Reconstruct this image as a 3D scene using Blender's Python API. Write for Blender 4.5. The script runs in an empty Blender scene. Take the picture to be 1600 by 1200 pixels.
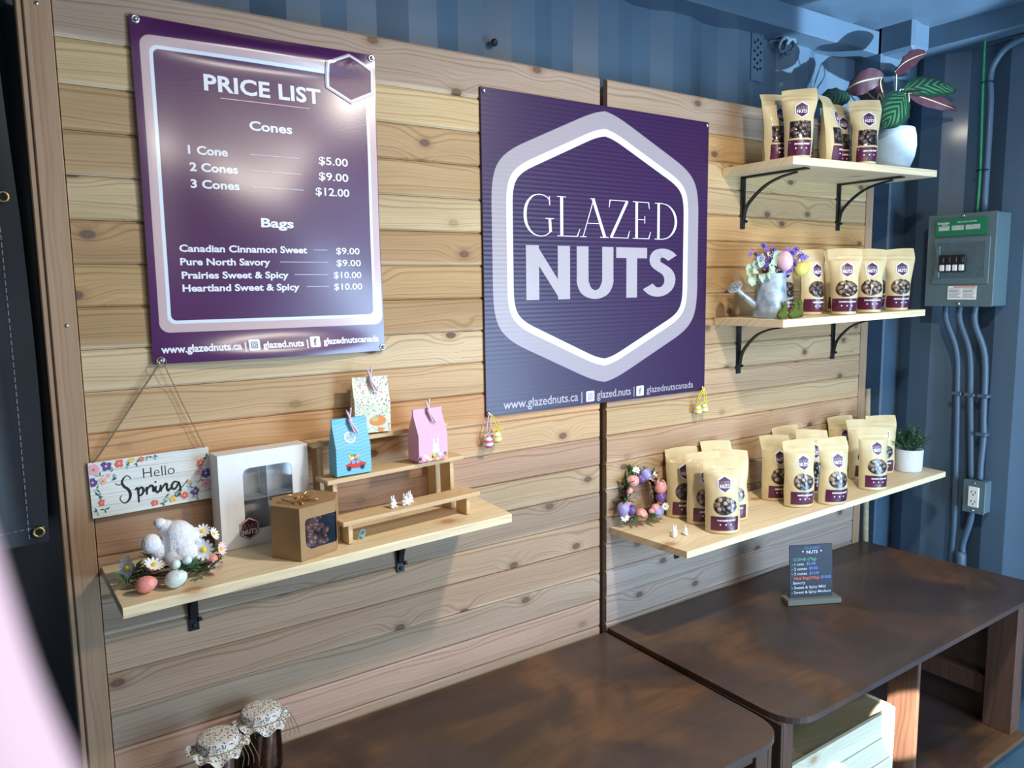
import bpy, math, random
from mathutils import Vector, Matrix, noise as mnoise
R = random.Random(7)
C = bpy.context.scene.collection
sc = bpy.context.scene

# ------------------------------------------------------------------ camera, sky, lights, exposure
cam_d = bpy.data.cameras.new('camera'); cam = bpy.data.objects.new('camera', cam_d); C.objects.link(cam)
cam_d.sensor_width = 36; cam_d.lens = 27.04; cam_d.clip_start = 0.005
right = Vector((0.82453764, -0.56563985, -0.0137565)); down = Vector((-0.08135529, -0.09446172, -0.99219872)); fwd = Vector((0.55992768, 0.81922435, -0.12390504))
m = Matrix.Identity(4)
for i in range(3):
    m[i][0] = right[i]; m[i][1] = -down[i]; m[i][2] = -fwd[i]
m.translation = (0, -1.51, 1.40)
cam.matrix_world = m
cam_d.dof.use_dof = True; cam_d.dof.focus_distance = 2.0; cam_d.dof.aperture_fstop = 10.0
sc.camera = cam
w = bpy.data.worlds.new('sky'); sc.world = w; w.use_nodes = True
bg = w.node_tree.nodes['Background']; bg.inputs[0].default_value = (0.55, 0.76, 1.0, 1); bg.inputs[1].default_value = 0.9

def light(name, kind, loc, target, energy, color, **kw):
    d = bpy.data.lights.new(name, kind); d.energy = energy; d.color = color
    for k, v in kw.items(): setattr(d, k, v)
    o = bpy.data.objects.new(name, d); C.objects.link(o); o.location = loc
    o.rotation_euler = (Vector(target) - Vector(loc)).to_track_quat('-Z', 'Y').to_euler()
    return o
light('ceiling_lamp', 'AREA', (1.26, -1.05, 2.19), (1.26, -1.05, 0), 30, (1.0, 0.91, 0.78), shape='DISK', size=0.11)
light('tube_lamp', 'AREA', (1.05, -2.10, 2.02), (1.05, -1.2, 0.9), 15, (1.0, 0.90, 0.78), shape='RECTANGLE', size=0.66, size_y=0.10)
light('doorway_daylight', 'AREA', (2.2, -2.36, 0.78), (2.0, 0, 0.70), 85, (0.50, 0.74, 1.0), shape='RECTANGLE', size=1.0, size_y=1.40)
light('left_fill', 'AREA', (-0.2, -2.28, 1.0), (0.8, 0, 1.0), 9, (0.78, 0.88, 1.0), shape='RECTANGLE', size=2.2, size_y=1.6)  # added fill to lift the dim left side; the wall behind it is solid
light('sun_glint_on_ceiling', 'SPOT', (2.42, -2.9, 0.60), (2.42, -0.1, 2.14), 1800, (0.66, 0.85, 1.0), spot_size=math.radians(11), spot_blend=0.35, shadow_soft_size=0.02)
light('sunbeam', 'SPOT', (0.50, -2.30, 2.05), (1.888, -0.535, 0.262), 6500, (1.0, 0.90, 0.76), spot_size=math.radians(3.0), spot_blend=0.15, shadow_soft_size=0.008)
light('sunbeam', 'SPOT', (0.50, -2.30, 2.05), (1.615, -0.52, 0.175), 3600, (0.92, 0.96, 1.0), spot_size=math.radians(2.3), spot_blend=0.12, shadow_soft_size=0.008)
vs = sc.view_settings; vs.view_transform = 'Standard'; vs.look = 'None'; vs.gamma = 1.0; vs.use_curve_mapping = False; vs.exposure = -0.22

# ------------------------------------------------------------------ node helpers
class G:
    def __init__(s, name, rough=0.6, metal=0.0, coat=0.0, spec=0.5):
        s.m = bpy.data.materials.new(name); s.m.use_nodes = True; s.t = s.m.node_tree
        s.b = s.t.nodes['Principled BSDF']; s.b.inputs['Roughness'].default_value = rough; s.b.inputs['Metallic'].default_value = metal
        s.b.inputs['Coat Weight'].default_value = coat; s.b.inputs['Coat Roughness'].default_value = 0.12; s.b.inputs['Specular IOR Level'].default_value = spec
        s._c = None
    def _in(s, sock, v):
        if v is None: return
        if isinstance(v, bpy.types.NodeSocket): s.t.links.new(v, sock)
        elif isinstance(v, (tuple, list)) and len(v) == 3 and sock.type == 'RGBA': sock.default_value = (*v, 1)
        else: sock.default_value = v
    def obj(s):
        if s._c is None:
            s._c = s.t.nodes.new('ShaderNodeTexCoord')
        return s._c.outputs['Object']
    def m_(s, op, a, b=None, c=None):
        n = s.t.nodes.new('ShaderNodeMath'); n.operation = op
        s._in(n.inputs[0], a); s._in(n.inputs[1], b); s._in(n.inputs[2], c); return n.outputs[0]
    def v_(s, op, a, b=None):
        n = s.t.nodes.new('ShaderNodeVectorMath'); n.operation = op
        s._in(n.inputs[0], a); s._in(n.inputs[1], b); return n.outputs[0]
    def xyz(s, v):
        n = s.t.nodes.new('ShaderNodeSeparateXYZ'); s._in(n.inputs[0], v); return n.outputs
    def comb(s, x, y, z):
        n = s.t.nodes.new('ShaderNodeCombineXYZ'); s._in(n.inputs[0], x); s._in(n.inputs[1], y); s._in(n.inputs[2], z); return n.outputs[0]
    def noise(s, vec, scale, detail=3, rough=0.5, dim='3D', w=None, dist=0.0):
        n = s.t.nodes.new('ShaderNodeTexNoise'); n.noise_dimensions = dim
        if vec is not None and dim != '1D': s._in(n.inputs['Vector'], vec)
        if w is not None: s._in(n.inputs['W'], w)
        n.inputs['Scale'].default_value = scale; n.inputs['Detail'].default_value = detail; n.inputs['Roughness'].default_value = rough; n.inputs['Distortion'].default_value = dist
        return n.outputs[0]
    def voro(s, vec, scale, dim='3D', out='Distance', rnd=1.0):
        n = s.t.nodes.new('ShaderNodeTexVoronoi'); n.voronoi_dimensions = dim; s._in(n.inputs['Vector'], vec)
        n.inputs['Scale'].default_value = scale; n.inputs['Randomness'].default_value = rnd; return n.outputs[out]
    def step(s, v, a, b):   # smooth 0..1 between a and b
        n = s.t.nodes.new('ShaderNodeMapRange'); n.interpolation_type = 'SMOOTHSTEP'
        s._in(n.inputs[0], v); n.inputs[1].default_value = a; n.inputs[2].default_value = b; return n.outputs[0]
    def mix(s, f, a, b, mode='MIX'):
        n = s.t.nodes.new('ShaderNodeMix'); n.data_type = 'RGBA'; n.blend_type = mode
        s._in(n.inputs[0], f); s._in(n.inputs[6], a); s._in(n.inputs[7], b); return n.outputs[2]
    def oinfo(s, k):
        n = s.t.nodes.new('ShaderNodeObjectInfo'); return n.outputs[k]
    def color(s, v): s._in(s.b.inputs['Base Color'], v); return s
    def bump(s, h, strength=0.3, dist=0.001):
        n = s.t.nodes.new('ShaderNodeBump'); n.inputs['Strength'].default_value = strength; n.inputs['Distance'].default_value = dist
        s._in(n.inputs['Height'], h); s.t.links.new(n.outputs[0], s.b.inputs['Normal']); return s

def lin(r, g, b):
    f = lambda c: (c/255/12.92) if c/255 <= .04045 else ((c/255+.055)/1.055)**2.4
    return (f(r), f(g), f(b))
def plain(name, col, rough=0.6, metal=0.0, coat=0.0, var=0.12, nscale=60, bump=0.0, spec=0.5):
    g = G(name, rough, metal, coat, spec)
    n = g.noise(g.obj(), nscale, 3)
    g.color(g.mix(g.step(n, .3, .7), tuple(c*(1-var) for c in col), tuple(min(1, c*(1+var)) for c in col)))
    if bump: g.bump(n, bump, 0.002)
    return g.m
def wood(name, base=None, rough=0.55, ring=85.0, contrast=0.5, knots=True, dark=(0.10, 0.05, 0.025), sap=False, coat=0.0, axis=0, kd=(5.0, 8.0), spec=0.3):
    g = G(name, rough, 0, coat, spec)
    co = g.obj(); rnd = g.oinfo('Random')
    off = g.m_('MULTIPLY', rnd, 37.0)
    x, y, z = g.xyz(co)[0:3]
    if axis == 2: x, z = z, g.m_('ADD', x, g.m_('MULTIPLY', y, 0.7))
    elif axis == 1: x, z = y, g.m_('ADD', x, g.m_('MULTIPLY', z, 0.7))
    elif axis == 0: z = g.m_('ADD', z, g.m_('MULTIPLY', y, 0.8))
    xo = g.m_('ADD', x, off)
    warp = g.noise(g.comb(g.m_('MULTIPLY', xo, 2.2), off, g.m_('MULTIPLY', z, 9.0)), 1.0, 2)
    fld = g.m_('ADD', g.m_('MULTIPLY', z, ring), g.m_('MULTIPLY', warp, 8.5))
    col = base if base else g.oinfo('Color')
    if knots:
        kv = g.comb(g.m_('MULTIPLY', xo, kd[0]), g.m_('MULTIPLY', z, kd[1]), 0.0)
        d = g.voro(kv, 1.0, '2D', 'Distance'); kc = g.voro(kv, 1.0, '2D', 'Color')
        rr = g.xyz(kc)[0]
        on = g.step(rr, .54, .58)
        near = g.m_('MULTIPLY', g.step(d, .40, .0), on)
        fld = g.m_('ADD', fld, g.m_('MULTIPLY', near, 3.2))
    rings = g.noise(None, 1.0, 4, .68, '1D', w=fld)
    fib = g.noise(g.comb(g.m_('MULTIPLY', xo, 14.0), off, g.m_('MULTIPLY', z, 420.0)), 1.0, 2)
    blot = g.noise(g.comb(g.m_('MULTIPLY', xo, 1.6), off, g.m_('MULTIPLY', z, 16.0)), 1.0, 2)
    line = g.step(rings, .44, .72)
    dk = 1-contrast*.62
    c1 = g.mix(g.m_('MULTIPLY', line, contrast), col, g.mix(1.0, col, (dk*.85, dk*.66, dk*.52), 'MULTIPLY'))
    c2 = g.mix(g.step(blot, .35, .7), c1, g.mix(1.0, c1, (1.16, 1.17, 1.22), 'MULTIPLY'))
    c3 = g.mix(g.m_('MULTIPLY', g.step(fib, .45, .75), .28), c2, g.mix(1.0, c2, (.74, .68, .62), 'MULTIPLY'))
    if sap:
        sp = g.m_('MULTIPLY', g.step(g.m_('ADD', g.xyz(co)[2], g.m_('MULTIPLY', warp, .022)), .020, .008), g.step(g.m_('FRACT', g.m_('MULTIPLY', rnd, 7.3)), .35, .5))
        c3 = g.mix(g.m_('MULTIPLY', sp, .75), c3, (0.80, 0.69, 0.52))
    if knots:
        kn = g.m_('MULTIPLY', g.step(d, .075, .055), on)
        kr = g.noise(None, 1.0, 1, .5, '1D', w=g.m_('MULTIPLY', d, 130.0))
        kcol = g.mix(g.step(kr, .4, .6), dark, tuple(c*2.2 for c in dark))
        halo = g.m_('MULTIPLY', g.m_('MULTIPLY', g.step(d, .17, .06), on), .4)
        c3 = g.mix(halo, c3, g.mix(1.0, c3, (.55, .42, .33), 'MULTIPLY'))
        c3 = g.mix(g.m_('MULTIPLY', kn, .97), c3, kcol)
    g.color(c3)
    g.bump(g.m_('SUBTRACT', fib, g.m_('MULTIPLY', line, .4)), .12, .0006)
    return g.m

# ------------------------------------------------------------------ mesh helpers
class Geo:
    def __init__(s): s.v = []; s.f = []; s.mi = []
    def add(s, v, f, mi=0):
        o = len(s.v); s.v += [tuple(p) for p in v]; s.f += [tuple(i+o for i in q) for q in f]; s.mi += [mi]*len(f); return s
    def merge(s, g, M=None, mi=None):
        o = len(s.v); s.v += [tuple(M @ Vector(p)) for p in g.v] if M else g.v
        s.f += [tuple(i+o for i in q) for q in g.f]; s.mi += g.mi if mi is None else [mi]*len(g.f); return s
    def xf(s, M): s.v = [tuple(M @ Vector(p)) for p in s.v]; return s
    def mapv(s, fn): s.v = [tuple(fn(p)) for p in s.v]; return s
def T(x, y, z): return Matrix.Translation((x, y, z))
def Rz(a): return Matrix.Rotation(a, 4, 'Z')
def Rx(a): return Matrix.Rotation(a, 4, 'X')
def Ry(a): return Matrix.Rotation(a, 4, 'Y')
def S3(x, y, z): return Matrix.Diagonal((x, y, z, 1))
def box(x0, x1, y0, y1, z0, z1, c=0.0, mi=0):
    g = Geo()
    if c <= 0:
        v = [(x, y, z) for x in (x0, x1) for y in (y0, y1) for z in (z0, z1)]
        return g.add(v, [(0,1,3,2), (4,6,7,5), (0,4,5,1), (2,3,7,6), (0,2,6,4), (1,5,7,3)], mi)
    # chamfered box: 24 verts
    xs, ys, zs = (x0, x1), (y0, y1), (z0, z1); v = []; ix = {}
    for i in (0, 1):
        for j in (0, 1):
            for k in (0, 1):
                sx, sy, sz = (1, -1)[i], (1, -1)[j], (1, -1)[k]
                for a in range(3):
                    p = [xs[i]+sx*c, ys[j]+sy*c, zs[k]+sz*c]; p[a] = (xs[i], ys[j], zs[k])[a]
                    ix[(i, j, k, a)] = len(v); v.append(tuple(p))
    f = []
    def q(*l): f.append([ix[t] for t in l])
    q((0,0,0,0),(0,0,1,0),(0,1,1,0),(0,1,0,0)); q((1,0,0,0),(1,1,0,0),(1,1,1,0),(1,0,1,0))
    q((0,0,0,1),(1,0,0,1),(1,0,1,1),(0,0,1,1)); q((0,1,0,1),(0,1,1,1),(1,1,1,1),(1,1,0,1))
    q((0,0,0,2),(0,1,0,2),(1,1,0,2),(1,0,0,2)); q((0,0,1,2),(1,0,1,2),(1,1,1,2),(0,1,1,2))
    for s_ in (0, 1):
        for t in (0, 1):
            q((s_,t,0,0),(s_,t,0,1),(s_,t,1,1),(s_,t,1,0)); q((s_,0,t,0),(s_,0,t,2),(s_,1,t,2),(s_,1,t,0)); q((0,s_,t,1),(0,s_,t,2),(1,s_,t,2),(1,s_,t,1))
    for i in (0, 1):
        for j in (0, 1):
            for k in (0, 1): f.append([ix[(i,j,k,0)], ix[(i,j,k,1)], ix[(i,j,k,2)]])
    return g.add(v, f, mi)
def prism(poly, z0, z1, mi=0):  # poly in xy, extruded along z
    n = len(poly); v = [(x, y, z0) for x, y in poly]+[(x, y, z1) for x, y in poly]
    f = [tuple(range(n))[::-1], tuple(range(n, 2*n))]+[(i, (i+1) % n, (i+1) % n+n, i+n) for i in range(n)]
    return Geo().add(v, f, mi)
def lathe(prof, n=24, mi=0, cap=True):
    v = []; f = []
    for r, z in prof:
        for i in range(n): a = 2*math.pi*i/n; v.append((r*math.cos(a), r*math.sin(a), z))
    for j in range(len(prof)-1):
        for i in range(n): k = (i+1) % n; f.append((j*n+i, j*n+k, (j+1)*n+k, (j+1)*n+i))
    if cap: f.append(tuple(range(n))[::-1]); f.append(tuple(range((len(prof)-1)*n, len(prof)*n)))
    return Geo().add(v, f, mi)
def ell(c, r, n=12, m_=8, M=None, mi=0):
    prof = [(max(1e-5, math.sin(math.pi*j/m_)), -math.cos(math.pi*j/m_)) for j in range(m_+1)]
    g = lathe(prof, n, mi, cap=False)
    rr = r if isinstance(r, (tuple, list)) else (r, r, r)
    X = T(*c) @ (M or Matrix.Identity(4)) @ S3(*rr); return g.xf(X)
def egg(c, r, n=16, M=None, mi=0, asp=1.3):
    prof = []
    for j in range(11):
        t = math.pi*j/10; z = -math.cos(t); rad = math.sin(t)*(1-.13*z); prof.append((max(1e-5, rad), z*asp))
    return lathe(prof, n, mi, cap=False).xf(T(*c) @ (M or Matrix.Identity(4)) @ S3(r, r, r))
def tube(pts, r, n=8, mi=0, cap=True, closed=False):
    P = [Vector(p) for p in pts]; rs = r if isinstance(r, (list, tuple)) else [r]*len(P); v = []; f = []
    up = None; k = len(P)
    for i, p in enumerate(P):
        if closed: d = P[(i+1) % k]-P[i-1]
        else: d = P[min(i+1, k-1)]-P[max(i-1, 0)]
        d = d.normalized() if d.length > 1e-9 else Vector((0, 0, 1))
        if up is None: up = Vector((0, 0, 1)) if abs(d.z) < .9 else Vector((1, 0, 0))
        s = d.cross(up).normalized(); up = s.cross(d).normalized()
        for j in range(n):
            a = 2*math.pi*j/n; v.append(p+(s*math.cos(a)+up*math.sin(a))*rs[i])
    for i in range(k if closed else k-1):
        for j in range(n): q = (j+1) % n; i2 = (i+1) % k; f.append((i*n+j, i*n+q, i2*n+q, i2*n+j))
    if cap and not closed: f.append(tuple(range(n))[::-1]); f.append(tuple(range((k-1)*n, k*n)))
    return Geo().add(v, f, mi)
def curve(pts, n=6):  # Catmull-Rom
    P = [Vector(p) for p in pts]; out = []
    for i in range(len(P)-1):
        a = P[max(i-1, 0)]; b = P[i]; c = P[i+1]; d = P[min(i+2, len(P)-1)]
        for k in range(n):
            t = k/n; out.append(.5*((2*b)+(c-a)*t+(2*a-5*b+4*c-d)*t*t+(3*b-a-3*c+d)*t**3))
    out.append(P[-1]); return out
def ribbon(pts, ws, smooth=True):  # 2D strip; pts (x,z), ws widths -> verts (x,z)
    if smooth and len(pts) > 2:
        q = curve([(p[0], p[1], ws[i]) for i, p in enumerate(pts)], 6)
    else: q = [Vector((p[0], p[1], ws[i])) for i, p in enumerate(pts)]
    v = []; f = []
    for i, p in enumerate(q):
        d = q[min(i+1, len(q)-1)]-q[max(i-1, 0)]; l = math.hypot(d.x, d.y) or 1; nx, ny = -d.y/l, d.x/l; h = max(p.z, 1e-5)/2
        v += [(p.x+nx*h, p.y+ny*h), (p.x-nx*h, p.y-ny*h)]
    for i in range(len(q)-1): f.append((2*i, 2*i+1, 2*i+3, 2*i+2))
    return v, f
def grid(nu, nv, fn, mi=0, wrapu=False):
    v = [fn(i/(nu if wrapu else nu), j/nv) for j in range(nv+1) for i in range(nu if wrapu else nu+1)]
    w_ = nu if wrapu else nu+1; f = []
    for j in range(nv):
        for i in range(nu): k = (i+1) % w_ if wrapu else i+1; f.append((j*w_+i, j*w_+k, (j+1)*w_+k, (j+1)*w_+i))
    return Geo().add(v, f, mi)

def mesh_of(name, g, mats, smooth=False, autos=False):
    me = bpy.data.meshes.new(name); me.from_pydata(g.v, [], g.f)
    if not isinstance(mats, (list, tuple)): mats = [mats]
    for x in mats: me.materials.append(x)
    if len(mats) > 1: me.polygons.foreach_set('material_index', g.mi)
    if smooth: me.polygons.foreach_set('use_smooth', [True]*len(me.polygons))
    me.update()
    if autos:
        try: me.set_sharp_from_angle(angle=math.radians(38))
        except Exception: pass
    return me
def link(name, me, parent=None, loc=(0, 0, 0), rot=(0, 0, 0), color=None, **tags):
    o = bpy.data.objects.new(name, me); C.objects.link(o); o.location = loc; o.rotation_euler = rot
    if parent: o.parent = parent
    if color: o.color = (*color, 1)
    for k, v in tags.items(): o[k] = v
    return o
def part(name, g, mats, parent=None, smooth=False, autos=False, **kw):
    return link(name, mesh_of(name, g, mats, smooth or autos, autos), parent, **kw)
def thing(name, loc, label, cat, group=None, rot=(0, 0, 0)):
    o = bpy.data.objects.new(name, None); C.objects.link(o); o.location = loc; o.rotation_euler = rot; o.empty_display_size = .05
    o['label'] = label; o['category'] = cat
    if group: o['group'] = group
    return o
def tag(o, label, cat, group=None):
    o['label'] = label; o['category'] = cat
    if group: o['group'] = group
    return o
def struct(name, g, mats, **kw):
    o = part(name, g, mats, **kw); o['kind'] = 'structure'; return o
def blob(name, g, mat, voxel, parent=None, fuzz=0.0, fscale=80, smooth_it=2, **kw):
    """fuse overlapping ellipsoids into one continuous skin"""
    me = mesh_of(name, g, mat); o = bpy.data.objects.new(name, me); C.objects.link(o)
    md = o.modifiers.new('r', 'REMESH'); md.mode = 'VOXEL'; md.voxel_size = voxel; md.use_smooth_shade = True
    sm = o.modifiers.new('s', 'SMOOTH'); sm.iterations = smooth_it; sm.factor = .5
    dg = bpy.context.evaluated_depsgraph_get(); ev = o.evaluated_get(dg); nm = bpy.data.meshes.new_from_object(ev)
    bpy.data.objects.remove(o); bpy.data.meshes.remove(me); nm.name = name
    if fuzz:
        ns = [v.normal.copy() for v in nm.vertices]
        for v, n in zip(nm.vertices, ns):
            q = mnoise.noise(v.co*fscale)+.6*mnoise.noise(v.co*fscale*2.7); v.co += n*q*fuzz
    if not nm.materials: nm.materials.append(mat)
    nm.polygons.foreach_set('use_smooth', [True]*len(nm.polygons)); nm.update()
    return link(name, nm, parent, **kw)

_tc = {}
def glyphs(body, bold=0.0, space=1.0, shear=0.0):
    k = (body, bold, space, shear)
    if k in _tc: return _tc[k]
    c = bpy.data.curves.new('t', 'FONT'); c.body = body; c.offset = bold; c.space_character = space; c.resolution_u = 3; c.shear = shear
    o = bpy.data.objects.new('t', c); C.objects.link(o)
    bpy.context.view_layer.update()
    me = bpy.data.meshes.new_from_object(o.evaluated_get(bpy.context.evaluated_depsgraph_get()))
    v = [(p.co.x, p.co.y) for p in me.vertices]; f = [tuple(p.vertices) for p in me.polygons]
    bpy.data.objects.remove(o); bpy.data.curves.remove(c); bpy.data.meshes.remove(me)
    _tc[k] = (v, f); return v, f
_cap = None
def text(body, x, z, cap, width=None, bold=0.0, align='L', x1=None, shear=0.0, space=1.0):
    """2D verts (x,z) for a line of lettering, capital height cap, fitted to width"""
    global _cap
    if _cap is None: _cap = max(p[1] for p in glyphs('H')[0])
    v, f = glyphs(body, bold, space, shear); k = cap/(_cap+bold)
    a = min(p[0] for p in v); b = max(p[0] for p in v); kx = k if width is None else width/(b-a)
    if align == 'C': x = x-(b-a)*kx/2
    elif align == 'R': x = x-(b-a)*kx
    return [(x+(p[0]-a)*kx, z+p[1]*k) for p in v], f
def flat(items, fn):
    g = Geo(); g_off = 0
    for it in items:
        v, f = it[0], it[1]; mi = it[2] if len(it) > 2 else 0
        k = len(g.f) and g_off; g.add([(lambda q: (q[0], q[1]-k*1e-5, q[2]))(fn(*p)) for p in v], f, mi); g_off += 1
    return g

# ------------------------------------------------------------------ materials
M = {}
M['cedar'] = wood('cedar_boards', None, .62, 150, .58, True, (0.10, 0.06, 0.04), sap=True)
M['cedar_post'] = wood('cedar_post', lin(168, 138, 110), .6, 150, .5, False, axis=2)
M['pine'] = wood('pine_shelf', lin(232, 214, 176), .5, 130, .42, True, (0.34, 0.19, 0.10), kd=(4.0, 6.0))
M['riser'] = wood('riser_wood', lin(212, 182, 138), .5, 260, .35, False)
M['crate'] = wood('crate_pine', lin(212, 208, 184), .6, 90, .3, True, (0.3, 0.2, 0.1))
M['graywood'] = wood('gray_wood', lin(105, 112, 105), .7, 200, .5, False)
g = G('stained_plywood', .38, 0, .15)
co = g.obj(); n1 = g.noise(co, 3.2, 5, .6, dist=.8); n2 = g.noise(g.v_('MULTIPLY', co, (5.0, 60.0, 5.0)), 1.0, 3); n3 = g.noise(co, 1.4, 2)
c = g.mix(g.step(n1, .36, .64), lin(62, 44, 35), lin(108, 76, 50)); c = g.mix(g.m_('MULTIPLY', g.step(n2, .4, .7), .35), c, lin(46, 36, 34))
c = g.mix(g.m_('MULTIPLY', g.step(n3, .52, .58), .6), c, lin(64, 56, 58)); g.color(c); g._in(g.b.inputs['Roughness'], g.m_('MULTIPLY_ADD', n1, .3, .28)); g.bump(n2, .08, .0005)
M['stain'] = g.m
M['stain_leg'] = wood('stained_lumber', lin(92, 68, 56), .5, 120, .6, False, axis=2)
M['stain_edge'] = plain('plywood_edge', lin(70, 58, 54), .45, var=.3)
M['steel'] = plain('container_paint', lin(72, 95, 116), .5, .0, .12, .06, 5, .0)
M['steel_floor'] = plain('floor_paint', lin(70, 98, 118), .5, var=.08, nscale=8)
M['black'] = plain('black_metal', (0.008, 0.008, 0.010), .4)
M['blackhole'] = plain('black_hole', (0.002, 0.002, 0.003), .9)
M['tarp'] = plain('black_vinyl', (0.011, 0.013, 0.018), .38, coat=.1, var=.25, nscale=9, bump=.3)
M['tarp_thread'] = plain('tarp_thread', (.22, .22, .24), .8)
M['brass'] = plain('brass', (.42, .30, .13), .35, 1.0)
M['chrome'] = plain('chrome', (.75, .75, .77), .2, 1.0)
M['white'] = plain('white_paint', (.86, .87, .88), .5, var=.02)
M['white_print'] = plain('white_ink', lin(238, 238, 245), .35, var=.01, coat=.2)
M['gray_print'] = plain('grey_ink', lin(176, 168, 176), .35, var=.01, coat=.2)
M['icon_print'] = plain('icon_ink', lin(95, 105, 125), .5, var=.02)
M['pink_print'] = plain('pink_ink', lin(225, 180, 185), .4, var=.01)
M['black_print'] = plain('black_ink', (.01, .01, .012), .5)
M['purple_print'] = plain('purple_ink', lin(82, 28, 78), .4, var=.05)
M['maroon'] = plain('maroon_label', lin(84, 24, 58), .35, coat=.3, var=.06)
M['kraft'] = plain('kraft_paper', lin(214, 196, 152), .5, coat=.12, var=.05, nscale=25, bump=.12)
M['kraft_box'] = plain('kraft_card', lin(162, 128, 86), .7, var=.05, nscale=40)
M['twine'] = plain('jute_twine', lin(140, 115, 82), .9, var=.3, nscale=400)
M['gold'] = plain('gold_ribbon', lin(205, 160, 110), .25, .7)
M['galv'] = None
g = G('galvanised', .42, .75); n = g.voro(g.obj(), 90, out='Color'); nn = g.noise(g.obj(), 35, 4)
g.color(g.mix(g.step(nn, .35, .65), lin(140, 158, 170), lin(205, 218, 228))); g.b.inputs['Metallic'].default_value = .55; M['galv'] = g.m
M['concrete'] = plain('pot_glaze', lin(158, 174, 182), .65, var=.05, nscale=90, bump=.1)
M['white_pot'] = plain('white_pot', lin(205, 212, 220), .6, var=.04, nscale=120, bump=.1)
M['plush'] = plain('white_plush', lin(232, 232, 236), .95, var=.05, nscale=300, bump=.6)
M['moss'] = plain('moss', lin(82, 98, 34), .95, var=.45, nscale=380, bump=.8)
M['leaf'] = plain('leaf_green', lin(58, 105, 55), .5, var=.35, nscale=60)
M['leaf_dk'] = plain('dark_foliage', lin(45, 78, 52), .6, var=.4, nscale=80)
M['leaf_pale'] = plain('pale_leaf', lin(175, 195, 170), .6, var=.2, nscale=60)
M['stem'] = plain('stem_green', lin(170, 185, 140), .6)
M['lilac'] = plain('lilac_petals', lin(130, 105, 200), .7, var=.25, nscale=150)
M['petal'] = plain('white_petal', lin(240, 242, 245), .7, var=.05)
M['petal_pink'] = plain('pink_petal', lin(238, 205, 215), .7, var=.05); M['yellow'] = plain('yellow_centre', lin(240, 205, 40), .7)
M['twig'] = plain('dark_twigs', lin(62, 45, 35), .9)
M['steelgray'] = plain('panel_grey', lin(90, 112, 120), .45, var=.03, nscale=6)
M['breaker'] = plain('breaker_black', (.012, .014, .02), .4)
M['green_print'] = plain('green_label', lin(20, 120, 82), .4, var=.02)
M['red_print'] = plain('red_ink', lin(200, 60, 60), .5)
M['label_gray'] = plain('label_grey', lin(170, 185, 180), .5)
M['chalk'] = plain('chalkboard', lin(22, 34, 52), .55, var=.1)
M['cinnamon'] = plain('cinnamon_bark', lin(112, 70, 48), .75, var=.35, nscale=90, bump=.5)
M['nut'] = plain('glazed_nut', lin(150, 92, 60), .3, coat=.5, var=.35, nscale=140, bump=.4)
M['dowel'] = plain('pale_dowel', lin(185, 168, 135), .6)
M['greenwire'] = plain('green_wire', lin(30, 130, 85), .4)
M['skin'] = plain('skin', lin(238, 208, 228), .5, var=.02, nscale=90)
def eggmat(name, c, speck=True, stripes=None):
    g = G(name, .4, 0, .2); col = c
    if speck: col = g.mix(g.step(g.voro(g.obj(), 260), .22, .12), c, tuple(x*.25 for x in c)); 
    if stripes:
        z = g.xyz(g.obj())[2]; col = g.mix(g.step(g.m_('SINE', g.m_('MULTIPLY', z, 480.0)), .1, .3), c, stripes)
    g.color(col); return g.m
M['egg_pink'] = eggmat('coral_egg', lin(238, 150, 140)); M['egg_white'] = eggmat('white_egg', lin(225, 238, 232)); M['egg_palepink'] = eggmat('pale_pink_egg', lin(235, 190, 205))
M['egg_yellow'] = eggmat('yellow_egg', lin(225, 218, 110)); M['egg_peach'] = eggmat('peach_egg', lin(235, 160, 150)); M['egg_violet'] = eggmat('violet_egg', lin(110, 75, 140)); M['egg_lilac'] = eggmat('lilac_egg', lin(165, 155, 205))
M['egg_ystripe'] = eggmat('yellow_striped_egg', lin(235, 238, 240), False, lin(225, 205, 40)); M['egg_pstripe'] = eggmat('pink_striped_egg', lin(235, 232, 238), False, lin(205, 95, 140))
g = G('ribbon_yellow', .5); g.color(lin(225, 215, 70)); M['rib_y'] = g.m
g = G('ribbon_pale', .4); g.color(lin(225, 195, 210)); M['rib_p'] = g.m
# floral cotton
g = G('floral_cotton', .85); d = g.voro(g.obj(), 240); cc = g.voro(g.obj(), 240, out='Color')
dots = g.mix(g.step(g.xyz(cc)[0], .45, .55), lin(150, 60, 60), lin(70, 85, 90)); g.color(g.mix(g.step(d, .45, .33), lin(212, 214, 208), dots)); g.bump(g.noise(g.obj(), 60, 2), .3, .003); M['floral'] = g.m
# nuts seen through a bag window
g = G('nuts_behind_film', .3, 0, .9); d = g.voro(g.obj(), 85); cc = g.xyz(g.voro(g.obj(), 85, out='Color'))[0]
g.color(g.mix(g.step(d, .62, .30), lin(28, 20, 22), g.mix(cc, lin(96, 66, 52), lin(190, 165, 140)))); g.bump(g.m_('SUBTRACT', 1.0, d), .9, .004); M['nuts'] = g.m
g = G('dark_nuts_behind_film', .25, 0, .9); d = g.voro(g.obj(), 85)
g.color(g.mix(g.step(d, .6, .3), lin(30, 22, 26), lin(104, 84, 78))); g.bump(g.m_('SUBTRACT', 1.0, d), .9, .004); M['nuts_dark'] = g.m
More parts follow.
